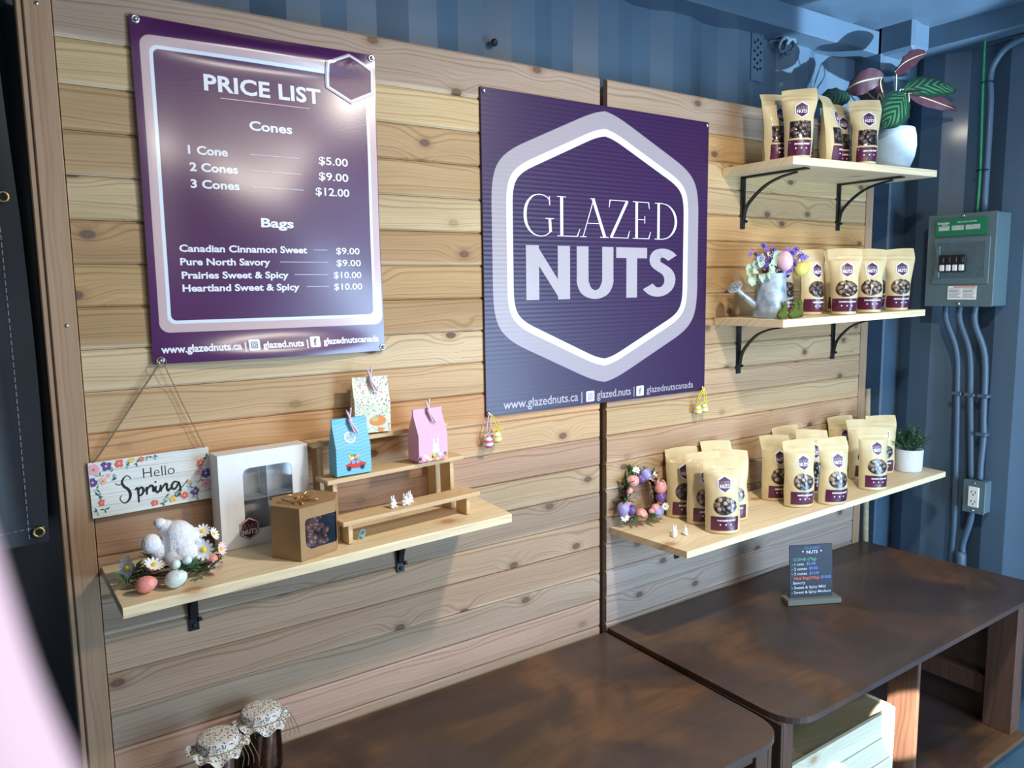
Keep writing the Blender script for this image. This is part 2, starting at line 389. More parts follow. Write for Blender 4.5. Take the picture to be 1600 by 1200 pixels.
# clear film / glass
def clear(name, tint=(.96, .97, .98), refl=.12):
    mt = bpy.data.materials.new(name); mt.use_nodes = True; t = mt.node_tree; t.nodes.remove(t.nodes['Principled BSDF'])
    tr = t.nodes.new('ShaderNodeBsdfTransparent'); tr.inputs[0].default_value = (*tint, 1); gl = t.nodes.new('ShaderNodeBsdfGlossy'); gl.inputs['Roughness'].default_value = .06
    mx = t.nodes.new('ShaderNodeMixShader'); fr = t.nodes.new('ShaderNodeFresnel'); fr.inputs[0].default_value = 1.5
    ad = t.nodes.new('ShaderNodeMath'); ad.operation = 'ADD'; ad.inputs[1].default_value = refl*.3; t.links.new(fr.outputs[0], ad.inputs[0])
    t.links.new(ad.outputs[0], mx.inputs[0]); t.links.new(tr.outputs[0], mx.inputs[1]); t.links.new(gl.outputs[0], mx.inputs[2]); t.links.new(mx.outputs[0], t.nodes['Material Output'].inputs[0]); return mt
M['film'] = clear('clear_film', refl=.2); M['glass'] = clear('jar_glass', (.93, .95, .95), .25)

# ------------------------------------------------------------------ the container (setting)
def corr(a0, a1, phase, fn, z0, z1, depth=.036, mi=0):
    """trapezoid corrugation along one axis; fn(a, depth, z)"""
    P = .278; pts = []; k = math.floor((a0-phase)/P)-1
    while phase+k*P < a1+P:
        b = phase+k*P
        for da, d in ((0, 0), (.070, 0), (.138, 1), (.210, 1)): pts.append((b+da, d*depth))
        k += 1
    pts = [p for p in pts if a0-.07 < p[0] < a1+.07]; pts = [(min(max(a, a0), a1), d) for a, d in pts]
    v = []; f = []
    for a, d in pts: v += [fn(a, d, z0), fn(a, d, z1)]
    for i in range(len(pts)-1): f.append((2*i, 2*i+2, 2*i+3, 2*i+1))
    return Geo().add(v, f, mi)
WY, EX, CZ = .105, 2.76, 2.235
struct('wall_back', corr(-1.6, 2.8, .70, lambda a, d, z: (a, WY+.022-d, z), 0, 2.3, .022), M['steel'])
struct('wall_right', corr(-2.35, .16, -.24, lambda a, d, z: (EX+.036-d, a, z), 0, 2.3), M['steel'])
fw = box(-1.66, 1.30, -2.42, -2.37, 0, 2.3); fw.merge(box(1.30, 2.70, -2.42, -2.37, 2.06, 2.3)); fw.merge(box(2.70, 2.85, -2.42, -2.37, 0, 2.3)); struct('wall_front', fw, M['steel'])
struct('wall_left', box(-1.66, -1.6, -2.35, .2, 0, 2.3), M['steel'])
struct('ceiling', corr(-1.66, 2.85, .1, lambda a, d, z: (a, z, CZ+.0+d*.5), -2.35, .2), M['steel'])
struct('roof_slab', box(-1.7, 2.9, -2.4, .25, 2.30, 2.34), M['steel'])
struct('floor', box(-1.66, 2.85, -3.2, .2, -.06, 0), M['steel_floor'])
struct('trim_1', box(-1.6, 2.60, .02, .20, 2.165, 2.24, .004), M['steel'])
struct('trim_2', box(2.66, 2.85, -2.35, -.02, 2.165, 2.24, .004), M['steel'])
struct('trim_3', box(2.56, 2.84, -.0, .19, 2.10, 2.26, .012), M['steel'])
struct('trim_4', box(2.56, 2.66, -.10, .03, 2.155, 2.26, .010), M['steel'])
struct('trim_5', box(2.69, 2.84, .03, .19, 0, 2.12, .006), M['steel'])
# small vent on the back wall
vt = thing('wall_vent', (2.035, WY-.003, 2.10), 'small blue vent plate with a cluster of dark holes high on the steel wall', 'vent')
part('plate', box(-.028, .028, -.0012, .003, -.075, .075, .0005), M['steel'], vt)
for i, (a, b) in enumerate([(-.014, .038), (.0, .046), (.014, .038), (-.014, .012), (0, .024), (.014, .012), (0, .002), (-.014, -.012), (.014, -.012), (0, -.022), (0, -.040), (-.014, -.036), (.014, -.036)]):
    part('hole', lathe([(.0042, 0), (.0042, .0016)], 8).xf(T(a, -.0014, b) @ Rx(math.pi/2)), M['blackhole'], vt)
for px_, pz in ((-.016, .062), (.016, .062)): part('rivet', ell((px_, -.002, pz), (.004, .002, .004), 8, 5), M['steel'], vt, smooth=True)
for x_ in (2.140, 2.172):
    rg = thing('lashing_ring', (x_, WY-.02, 2.162), 'blue painted lashing ring under the top rail, %s one' % ('left' if x_ < 2.15 else 'right'), 'ring')
    part('ring', tube([(.019*math.cos(a), -.010*math.sin(a), .020*math.sin(a)-.016) for a in [2*math.pi*i/20 for i in range(20)]], .006, 8, closed=True), M['steel'], rg, smooth=True)
    part('mount', box(-.010, .010, -.004, .02, -.002, .02, .002), M['steel'], rg)
bt = part('wall_bolt', lathe([(.009, 0), (.009, .004), (.005, .007)], 10).xf(Rx(math.pi/2)), M['black'], None, loc=(1.065, WY-.0, 1.985)); tag(bt, 'small dark bolt head on the blue wall above the gap between panels', 'bolt')

# ------------------------------------------------------------------ cedar wall panels
JZ = [1.915, 1.821]+[1.821-.0740*k for k in range(1, 19)]+[.42]
def plank_geo(L, h):
    c, t = .0052, .016
    pr = [(0, 0), (0, h), (t, h)]  # profile (y,z)
    pr = [(c*.75, .0004), (0, c*.8), (0, h-c), (c*.85, h-.0006), (t, h-.0006), (t, .0004)]
    n = 6; v = [(x, y, z) for x in (0, L) for y, z in pr]
    f = [tuple(range(n))[::-1], tuple(range(n, 2*n))]+[(i, (i+1) % n, (i+1) % n+n, i+n) for i in range(n)]
    f = [q[::-1] for q in f]
    return Geo().add(v, f)
TINTS = {'L': [(176, 148, 124), (202, 170, 116), (186, 148, 98), (194, 156, 104), (206, 178, 128), (184, 142, 90), (190, 150, 94), (188, 146, 94), (212, 182, 136), (206, 166, 116), (206, 152, 98), (200, 158, 108), (188, 146, 112), (190, 158, 118), (172, 144, 116), (186, 152, 118), (182, 146, 114), (180, 152, 124), (186, 150, 126), (180, 150, 122)],
         'R': [(180, 152, 124), (196, 152, 92), (205, 170, 112), (192, 158, 110), (196, 150, 90), (188, 142, 84), (182, 138, 80), (196, 156, 100), (188, 150, 104), (190, 156, 112), (186, 148, 108), (200, 162, 112), (196, 152, 112), (190, 152, 108), (180, 148, 116), (168, 142, 120), (176, 152, 132), (172, 152, 136), (176, 158, 146), (170, 150, 132)]}
plank_cache = {}
def panel(side, x0, x1, label):
    t = thing('cedar_wall_panel', (x0, 0, 0), label, 'wall panel', None)
    for i in range(len(JZ)-1):
        h = JZ[i]-JZ[i+1]; k = (side, round(h, 4))
        if k not in plank_cache: plank_cache[k] = mesh_of('plank', plank_geo(x1-x0, h), M['cedar'])
        q_ = TINTS[side][i]; av = sum(q_)/3; cc = lin(*[c+(av-c)*.20 for c in q_]); s = R.uniform(.87, 1.08)
        link('plank', plank_cache[k], t, loc=(0, R.uniform(-.0006, .0008), JZ[i+1]), color=tuple(min(1, c*s) for c in cc))
    part('stud', box(.002, .03, .018, .05, 0, 1.90), M['cedar_post'], t); part('stud', box(x1-x0-.03, x1-x0-.002, .018, .05, 0, 1.90), M['cedar_post'], t)
    part('rail', box(.03, x1-x0-.03, .018, .05, 1.86, 1.905), M['cedar_post'], t)
    return t
pl = panel('L', .134, 1.308, 'left panel of horizontal cedar planks with knots, purple price poster on it')
part('side_post', box(-.042, -.002, -.006, .05, 0, 1.935, .002), M['cedar_post'], pl)
part('side_post', box(-.052, -.0425, -.002, .05, 0, 1.935, .002), M['cedar_post'], pl, label='thin outer board beside the post')
for z in (1.865, 1.347): part('screw', ell((-.022 if z > 1.5 else -.018, -.0065, z), (.0035, .002, .0035), 8, 5), M['chrome'], pl, smooth=True)
pr_ = panel('R', 1.333, 2.49, 'right panel of horizontal cedar planks with three shelves fixed to it')
part('side_post', box(1.158, 1.197, -.004, .05, 0, 1.90, .002), M['cedar_post'], pr_)
part('gap_batten', box(-.022, -.006, .022, .04, 0, 1.88), M['stain_leg'], pr_)

# ------------------------------------------------------------------ shelves and brackets
def shelf(label, poly, zb, t, rise, wany=0.0):
    """poly: 4 plan corners back-left, front-left, front-right, back-right; top at zb rising along x"""
    x0, x1 = poly[0][0], poly[3][0]
    n = 14; g = Geo(); rows = []
    for i in range(n+1):
        u = i/n; bx = poly[0][0]+(poly[3][0]-poly[0][0])*u; by = -.0012; fx = poly[1][0]+(poly[2][0]-poly[1][0])*u; fy = poly[1][1]+(poly[2][1]-poly[1][1])*u
        z = zb+rise*u; e = wany*math.sin(u*9+1)*.5; d = wany*(.6+.4*math.sin(u*13))
        sec = [(bx, by, z), (fx, fy+e+d, z), (fx, fy+e, z-.002-wany*.4), (fx, fy+e+wany*.3, z-t), (bx, by, z-t)]
        rows += sec
    k = 5
    f = [tuple(range(k))[::-1], tuple(range(n*k, n*k+k))]
    for i in range(n):
        for j in range(k): f.append((i*k+j, i*k+(j+1) % k, (i+1)*k+(j+1) % k, (i+1)*k+j))
    g.add(rows, f)
    o = part('wall_shelf', g, M['pine']); tag(o, label, 'shelf'); return o
shelf('left pine wall shelf with natural edge holding the bunny nest and wooden riser', [(.138, 0), (.1415, -.228), (.888, -.203), (.905, 0)], .916, .0175, .010, .003)
shelf('long lower right pine shelf crowded with kraft nut bags and a wreath', [(1.345, 0), (1.366, -.256), (2.61, -.252), (2.64, 0)], .757, .0175, .014)
shelf('middle right pine shelf with the watering can and a row of bags', [(1.742, 0), (1.742, -.235), (2.458, -.235), (2.458, 0)], 1.306, .020, .009)
shelf('top right pine shelf with nut bags and the large potted plant', [(1.766, 0), (1.763, -.235), (2.484, -.235), (2.484, 0)], 1.729, .020, .016)
def bracket(x, ztop, vl, hl, label, grp=None):
    t = thing('shelf_bracket', (x, 0, ztop), label, 'bracket', grp); wd = .0095
    part('wall_plate', box(-wd, wd, -.0045, -.0008, -vl, 0, .0008), M['black'], t)
    part('shelf_arm', box(-wd, wd, -hl, -.0045, -.0042, -.0004, .0008), M['black'], t)
    pts = curve([(0, -.006, -vl*.83), (0, -.018, -vl*.55), (0, -hl*.33, -vl*.25), (0, -hl*.58, -vl*.11), (0, -hl*.84, -.008)], 6)
    g = Geo()
    for i in range(len(pts)-1):
        a, b = pts[i], pts[i+1]; d = (b-a).normalized(); nrm = Vector((0, -d.z, d.y))*.0022
        v = [(sx*.006, (p+nrm*s).y, (p+nrm*s).z) for p in (a, b) for s in (-1, 1) for sx in (-1, 1)]
        g.add(v, [(0, 1, 3, 2), (4, 6, 7, 5), (0, 4, 5, 1), (2, 3, 7, 6), (0, 2, 6, 4), (1, 5, 7, 3)])
    part('brace', g, M['black'], t)
    for z in (-vl*.25, -vl*.93): part('screw', ell((0, -.0055, z), (.0045, .002, .0045), 8, 5), M['black'], t, smooth=True)
    part('bolt', lathe([(.004, 0), (.004, .006)], 8).xf(T(.0085, -.006, -vl*.85) @ Ry(math.pi/2)), M['black'], t)
    return t
bracket(.285, .8975, .140, .165, 'black iron bracket under the left end of the left shelf')
bracket(.722, .9045, .130, .165, 'black iron bracket under the right end of the left shelf')
bracket(1.600, .7415, .125, .205, 'black iron bracket under the lower right shelf')
bracket(2.30, .7485, .125, .205, 'black iron bracket under the far end of the lower right shelf')
bracket(1.852, 1.2865, .150, .180, 'black arched bracket under the left of the middle shelf'); bracket(2.328, 1.292, .142, .180, 'black arched bracket under the right of the middle shelf')
bracket(1.856, 1.710, .148, .215, 'black arched bracket under the left of the top shelf'); bracket(2.330, 1.7195, .148, .215, 'black arched bracket under the right of the top shelf')

# ------------------------------------------------------------------ printed signs
def sdf_purple(name, rough, bands, ribs=False, wav=False):
    g = G(name, rough, 0, .35); g.b.inputs['Coat Roughness'].default_value = .16
    x, y, z = g.xyz(g.obj())[0:3]; return g, x, z
CY = lin(226, 236, 246); GY = lin(164, 154, 162)
# price poster, printed frame by distance to a rounded box
PX0, PX1, PZ0, PZ1 = .246, .700, 1.272, 1.873
g, x, z = sdf_purple('poster_print', .30, None); g.b.inputs['Coat Weight'].default_value = .9; g.b.inputs['Coat Roughness'].default_value = .20
def rbox(cx, cz, hx, hz, r):
    qx = g.m_('SUBTRACT', g.m_('ABSOLUTE', g.m_('SUBTRACT', x, cx)), hx-r); qz = g.m_('SUBTRACT', g.m_('ABSOLUTE', g.m_('SUBTRACT', z, cz)), hz-r)
    ox = g.m_('MAXIMUM', qx, 0.0); oz = g.m_('MAXIMUM', qz, 0.0)
    return g.m_('SUBTRACT', g.m_('ADD', g.m_('SQRT', g.m_('ADD', g.m_('MULTIPLY', ox, ox), g.m_('MULTIPLY', oz, oz))), g.m_('MINIMUM', g.m_('MAXIMUM', qx, qz), 0.0)), r)
cx, cz = .4785, 1.5855
d1 = rbox(cx, cz, .2185, .2575, .018); d2 = rbox(cx, cz, .204, .242, .014); d3 = rbox(cx, cz, .198, .236, .010)
PU = g.mix(g.step(g.noise(g.obj(), 2.0, 1), .3, .7), lin(72, 22, 74), lin(80, 27, 86))
c = g.mix(g.step(d1, .0004, -.0004), PU, lin(206, 178, 180)); c = g.mix(g.step(d2, .0004, -.0004), c, CY); c = g.mix(g.step(d3, .0004, -.0004), c, PU)
g.color(c); g.bump(g.noise(g.v_('MULTIPLY', g.obj(), (1.0, 1.0, 2.2)), 170, 3), .10, .001); M['poster'] = g.m
def pbul(x, z):
    s = (x-PX0)/(PX1-PX0); t = (z-PZ0)/(PZ1-PZ0); s = min(max(s, 0), 1); t = min(max(t, 0), 1)
    e = math.sin(math.pi*s)
    b = .007+.009*e*math.sin(math.pi*t)+.012*e*math.exp(-((t-.955)/.035)**2)+.015*e*math.exp(-((t-.0)/.06)**2)+.004*math.sin(math.pi*t)*math.exp(-((s-0)/.1)**2)
    b += .0016*math.sin(7*s+3*t)*math.sin(9*t+1)*math.sin(math.pi*t)
    if t > .955: b -= .012*e*((t-.955)/.045)**2*.7
    return -b
def on_poster(x, z, o=.0006): return (x, pbul(x, z)-o, z)
ps = thing('price_poster', (0, 0, 0), 'glossy purple vinyl price list poster with rounded pink and white frame', 'poster')
gg = grid(40, 70, lambda u, v: (PX0+(PX1-PX0)*u+.003*math.sin(v*3)*(.5-u), pbul(PX0+(PX1-PX0)*u, PZ0+(PZ1-PZ0)*v), PZ0+(PZ1-PZ0)*v)); 
part('vinyl_sheet', gg, M['poster'], ps, smooth=True)
L = []
def ln(*a, **k): L.append(text(*a, **k))
def put(name, items, mat, par, fn=on_poster):
    o = part(name, flat(items, fn), mat, par)
    if len(items) > 1: o['kind'] = 'stuff'
    return o
B = .018
put('title', [text('PRICE LIST', .362, 1.7625, .0275,   .218, .03, space=1.04)], M['white_print'], ps)
put('underline', [([(.389+.167*i/16, z_) for i in range(17) for z_ in (1.7499, 1.7515)], [(2*i, 2*i+2, 2*i+3, 2*i+1) for i in range(16)])], M['pink_print'], ps, lambda x, z: on_poster(x, z, .0009))
put('heading', [text('Cones', .438, 1.6995, .0165, .081, .03)], M['white_print'], ps); put('heading', [text('Bags', .449, 1.5215, .0165, .063, .03)], M['white_print'], ps)
rows = [('1 Cone', .327, .396, .435, .531, '$5.00', .569, .631, 1.6475, .0148), ('2 Cones', .328, .412, .436, .534, '$9.00', .568, .631, 1.6175, .0148), ('3 Cones', .328, .413, .437, .536, '$12.00', .560, .632, 1.5878, .0148),
        ('Canadian Cinnamon Sweet', .302, .537, .551, .581, '$9.00', .598, .650, 1.4735, .0125), ('Pure North Savory', .302, .463, .482, .582, '$9.00', .598, .652, 1.4495, .0125),
        ('Prairies Sweet & Spicy', .303, .498, .510, .582, '$10.00', .591, .652, 1.4252, .0125), ('Heartland Sweet & Spicy', .303, .519, .534, .582, '$10.00', .591, .653, 1.4018, .0125)]
for a, x0, x1, d0, d1_, p, p0, p1, zz, cp in rows:
    put('item_name', [text(a, x0, zz, cp, x1-x0, .03)], M['white_print'], ps); put('price', [text(p, p0, zz-.0005, cp, p1-p0, .016)], M['white_print'], ps)
    n = int((d1_-d0)/.0026); put('dotted_line', [([(d0+i*.0026, zz+.0060), (d0+i*.0026+.0017, zz+.0060), (d0+i*.0026+.0017, zz+.0073), (d0+i*.0026, zz+.0073)], [(0, 1, 2, 3)]) for i in range(n)], M['white_print'], ps, lambda x, z: on_poster(x, z, .0011))
def rrect(cx, cz, h, r, n=4, hz=None):
    hz = hz or h; p = []
    for sx, sz, a0 in ((1, 1, 0), (-1, 1, 90), (-1, -1, 180), (1, -1, 270)):
        for i in range(n+1):
            a = math.radians(a0+90*i/n); p.append((cx+sx*(h-r)+r*math.cos(a), cz+sz*(hz-r)+r*math.sin(a)))
    return p, [tuple(range(len(p)))]
def ring2(cx, cz, r0, r1, n=16):
    v = []; f = []
    for i in range(n): a = 2*math.pi*i/n; v += [(cx+r0*math.cos(a), cz+r0*math.sin(a)), (cx+r1*math.cos(a), cz+r1*math.sin(a))]
    for i in range(n): k = (i+1) % n; f.append((2*i, 2*i+1, 2*k+1, 2*k))
    return v, f
def rring(cx, cz, h, t, r):
    a, _ = rrect(cx, cz, h, r); b, _ = rrect(cx, cz, h-t, r*.7); n = len(a); return a+b, [(i, (i+1) % n, (i+1) % n+n, i+n) for i in range(n)]
def icons(par, fn, ca, cf, h, fn2):
    put('camera_icon', [rrect(*ca, h, h*.2)], M['white_print'], par, fn); put('camera_icon_mark', [rring(*ca, h*.58, h*.13, h*.2), ring2(*ca, h*.2, h*.33)], M['icon_print'], par, fn2)
    put('letter_icon', [rrect(*cf, h, h*.2)], M['white_print'], par, fn); put('letter_icon_mark', [text('f', cf[0], cf[1]-h*.6, h*1.25, None, .03, 'C')], M['icon_print'], par, fn2)
for a in (('www.glazednuts.ca |', .260, 1.2915, .0135, .149, .035), ('glazed.nuts |', .440, 1.2915, .0125, .090, .035), ('glazednutscanada', .562, 1.2925, .0125, .124, .035)): put('web_line', [text(*a)], M['white_print'], ps)
icons(ps, on_poster, (.4245, 1.2985), (.545, 1.2985), .0105, lambda x, z: on_poster(x, z, .001))
def hexa(cx, cz, pts, t):  # outline ring
    pts = [(a+(c_-a)*k/6, b+(d_-b)*k/6) for (a, b), (c_, d_) in zip(pts, pts[1:]+pts[:1]) for k in range(6)]
    n = len(pts); v = list(pts)+[(cx+(a-cx)*(1-t), cz+(b-cz)*(1-t)) for a, b in pts]; return v, [(i, (i+1) % n, (i+1) % n+n, i+n) for i in range(n)]
hp = [(.6435, 1.868), (.696, 1.8435), (.696, 1.7955), (.6435, 1.7705), (.591, 1.7955), (.591, 1.8435)]
HB = [(.6435, 1.819)]+[(.6435+(a-.6435)*k/5+( (b2-a)*t/5)*k/5, 1.819+(b-1.819)*k/5+((c2-b)*t/5)*k/5) for k in range(1, 6) for (a, b), (b2, c2) in zip(hp, hp[1:]+hp[:1]) for t in range(5)]
put('corner_hexagon', [(HB, [(0, 1+i, 1+(i+1) % 30) for i in range(30)]+[(1+30*k+i, 31+30*k+i, 31+30*k+(i+1) % 30, 1+30*k+(i+1) % 30) for k in range(4) for i in range(30)])], M['purple_print'], ps, lambda x, z: on_poster(x, z, .0008))
put('corner_hexagon_rim', [hexa(.6435, 1.819, hp, .16)], M['gray_print'], ps, lambda x, z: on_poster(x, z, .0018)); 
hq = [(.6435+(a-.6435)*.94, 1.819+(b-1.819)*.94) for a, b in hp]
put('corner_hexagon_rim', [hexa(.6435, 1.819, hq, .07)], M['white_print'], ps, lambda x, z: on_poster(x, z, .0024))
def grommet(par, x, y, z, s=1):
    part('grommet', lathe([(.0075*s, 0), (.0075*s, .0016), (.0055*s, .0026), (.0035*s, .0016), (.0035*s, 0)], 14).xf(T(x, y, z) @ Rx(math.pi/2)), M['chrome'], par, smooth=True)
for a, b in ((.256, 1.866), (.692, 1.866), (.258, 1.279), (.695, 1.279)):
    grommet(ps, a, -.007, b); part('screw', ell((a, -.0115, b), (.003, .0025, .003), 8, 5), M['chrome'], ps, smooth=True)

# hexagon sign, fluted plastic
SX0, SX1, SZ0, SZ1 = .9535, 1.700, 1.100, 1.8465
g, x, z = sdf_purple('fluted_sign_print', .36, None); g.b.inputs['Coat Weight'].default_value = .12
hx, hz = 1.3205, 1.494
X = g.m_('ABSOLUTE', g.m_('SUBTRACT', x, hx)); Z = g.m_('ABSOLUTE', g.m_('SUBTRACT', z, hz))
al = math.atan2(.350-.2005, .342); nx, nz = math.sin(al), math.cos(al)
def hexd(a, cdist, r): # smooth max of two half-planes
    p = g.m_('SUBTRACT', X, a); q = g.m_('SUBTRACT', g.m_('ADD', g.m_('MULTIPLY', X, nx), g.m_('MULTIPLY', Z, nz)), cdist)
    s = g.m_('SMOOTH_MAX', p, q, r); s2 = g.m_('SMOOTH_MAX', s, g.m_('SUBTRACT', Z, cdist/nz-.006), r*.35); return s2
a0 = .3425; c0 = .350*nz
e1 = hexd(a0, c0, .11); e2 = hexd(a0-.0405, c0-.0405, .085); e3 = hexd(a0-.058, c0-.058, .07)
PU = g.mix(g.step(g.noise(g.obj(), 1.5, 1), .3, .7), lin(48, 20, 64), lin(54, 25, 72))
c = g.mix(g.step(e1, .0005, -.0005), PU, GY); c = g.mix(g.step(e2, .0005, -.0005), c, CY); c = g.mix(g.step(e3, .0005, -.0005), c, PU)
fl = g.m_('SINE', g.m_('MULTIPLY', z, 2*math.pi/.0105)); g.color(g.mix(g.m_('MULTIPLY', g.step(fl, .2, .9), .0), c, c)); g.bump(fl, .16, .0012); M['sign'] = g.m
sg = thing('hexagon_sign', (0, 0, 0), 'square purple fluted plastic sign with large white and grey hexagon', 'sign')
part('board', box(SX0, SX1, -.0065, -.0015, SZ0, SZ1, .0004), M['sign'], sg)
def on_sign(x, z, o=.0005): return (x, -.0065-o, z)
Z0 = (740, 130, 4.2105)
GL = {}
def zp(x, y):  # trace grid of the lettering -> sign plane
    u = (x-332)/(1340-332); v = (1010+(y-1010)); 
    return (1.0685+u*.5105, 0)
# high-contrast serif capitals on a unit grid: cap height 1
def serif_caps():
    o = []
    def r(p, w, s=True): o.append(ribbon(p, w, s))
    # G
    r([(.62, .80), (.60, .90), (.50, .985), (.36, 1.01), (.20, .95), (.07, .76), (.03, .50), (.07, .25), (.20, .06), (.37, -.01), (.53, .02), (.64, .12)], [.02, .02, .02, .02, .035, .06, .07, .06, .035, .02, .02, .03])
    r([(.61, .98), (.615, .76)], [.022, .022], 0); r([(.615, .44), (.635, .10)], [.065, .065], 0); r([(.51, .43), (.72, .43)], [.018]*2, 0)
    # L
    b = .80; r([(b+.11, 0), (b+.11, 1)], [.072]*2, 0); r([(b, .99), (b+.22, .99)], [.018]*2, 0); r([(b, .01), (b+.52, .01)], [.018]*2, 0); r([(b+.50, .0), (b+.57, .20)], [.03, .015], 0)
    # A
    b = 1.40; r([(b+.05, 0), (b+.33, .98)], [.02]*2, 0); r([(b+.31, 1.0), (b+.63, 0)], [.075]*2, 0); r([(b+.17, .36), (b+.50, .36)], [.018]*2, 0); r([(b-.03, .01), (b+.14, .01)], [.018]*2, 0); r([(b+.50, .01), (b+.73, .01)], [.018]*2, 0); r([(b+.24, .99), (b+.36, .99)], [.018]*2, 0)
    # Z
    b = 2.16; r([(b+.48, .98), (b+.04, .02)], [.072]*2, 0); r([(b, .99), (b+.50, .99)], [.018]*2, 0); r([(b+.01, .01), (b+.52, .01)], [.018]*2, 0); r([(b+.01, 1.0), (b-.02, .80)], [.03, .015], 0); r([(b+.50, 0), (b+.55, .20)], [.03, .015], 0)
    # E
    b = 2.80; r([(b+.11, 0), (b+.11, 1)], [.072]*2, 0); r([(b, .99), (b+.46, .99)], [.018]*2, 0); r([(b+.12, .52), (b+.34, .52)], [.018]*2, 0); r([(b, .01), (b+.48, .01)], [.018]*2, 0); r([(b+.345, .62), (b+.345, .42)], [.02]*2, 0); r([(b+.45, 1), (b+.475, .82)], [.03, .015], 0); r([(b+.46, 0), (b+.52, .2)], [.03, .015], 0)
    # D
    b = 3.44; r([(b+.11, 0), (b+.11, 1)], [.07]*2, 0); r([(b, .99), (b+.22, .99), (b+.42, .93), (b+.58, .75), (b+.64, .50), (b+.58, .25), (b+.42, .07), (b+.22, .01), (b, .01)], [.018, .018, .03, .06, .072, .06, .03, .018, .018])
    w_ = 4.115
    return [([(p[0]/w_, p[1]) for p in v], f) for v, f in o]
CAPS = serif_caps()
def caps(x0, z0, wdt, h): return [([(x0+p[0]*wdt, z0+p[1]*h) for p in v], f) for v, f in CAPS]
put('serif_lettering', caps(1.0675, 1.5235, .511, .0955), M['white_print'], sg, on_sign)
# heavy NUTS
def heavy(x0, z0, wdt, h):
    o = []; 
    def q(*p): o.append(([(a, b) for a, b in p], [tuple(range(len(p)))]))
    q((0, 0), (.16, 0), (.16, 1), (0, 1)); q((.40, 0), (.56, 0), (.56, 1), (.40, 1)); q((0, 1), (.135, 1), (.56, 0), (.425, 0))
    r = lambda p, w_, s=True: o.append(ribbon(p, w_, s))
    r([(.73, 1), (.73, .46), (.735, .30), (.79, .14), (.905, .075), (1.02, .14), (1.075, .30), (1.08, .46), (1.08, 1)], [.16, .16, .165, .17, .17, .17, .165, .16, .16])
    q((1.20, .79), (1.66, .79), (1.66, 1), (1.20, 1)); q((1.35, 0), (1.51, 0), (1.51, .85), (1.35, .85))
    r([(2.06, .80), (2.00, .865), (1.92, .90), (1.83, .88), (1.785, .79), (1.80, .68), (1.88, .60), (1.97, .52), (2.02, .40), (2.01, .25), (1.94, .14), (1.84, .10), (1.75, .13), (1.675, .22)], [.18, .185, .185, .18, .17, .17, .18, .18, .18, .175, .18, .19, .19, .19])
    k = wdt/2.11; return [([(x0+a*k, z0+b*h) for a, b in v], f) for v, f in o]
put('heavy_lettering', heavy(1.0725, 1.3705, .502, .130), M['gray_print'], sg, on_sign)
for a in (('www.glazednuts.ca |', 1.002, 1.1135, .0215, .242, .012), ('glazed.nuts |', 1.293, 1.1130, .0200, .132, .012), ('glazednutscanada', 1.470, 1.1120, .0180, .182, .006)): put('web_line', [text(*a)], M['gray_print'], sg, on_sign)
icons(sg, on_sign, (1.2705, 1.1210), (1.4455, 1.1200), .0135, lambda x, z: on_sign(x, z, .0009))
for a, b in ((.962, 1.838), (1.692, 1.838), (.960, 1.108), (1.690, 1.108)): part('screw', ell((a, -.0085, b), (.0055, .003, .0055), 10, 5), M['chrome'], sg, smooth=True)

# ------------------------------------------------------------------ Hello Spring plaque
hs = thing('spring_plaque', (0, 0, 0), 'white hanging plaque reading Hello Spring with printed flowers', 'plaque')
g = G('plaque_boards', .6); x, y, z = g.xyz(g.obj())[0:3]
fr = g.m_('FRACT', g.m_('DIVIDE', g.m_('SUBTRACT', z, 1.008), .0205)); n = g.noise(g.v_('MULTIPLY', g.obj(), (6.0, 1.0, 200.0)), 1, 2)
g.color(g.mix(g.step(fr, .035, .02), g.mix(g.step(n, .4, .7), lin(232, 234, 228), lin(214, 216, 210)), lin(130, 130, 128))); M['plaque'] = g.m
HP = [(.130, 1.008), (.3305, 1.013), (.3295, 1.1115), (.129, 1.1075)]
gq = Geo().add([(p[0], -.012, p[1]) for p in HP]+[(p[0], -.006, p[1]) for p in HP], [(0, 1, 2, 3), (4, 7, 6, 5), (0, 4, 5, 1), (1, 5, 6, 2), (2, 6, 7, 3), (3, 7, 4, 0)]); gq.f = [q[::-1] if i else q for i, q in enumerate(gq.f)]
part('board', gq, M['plaque'], hs)
op = lambda x, z, o=.0004: (x, -.012-o, z)
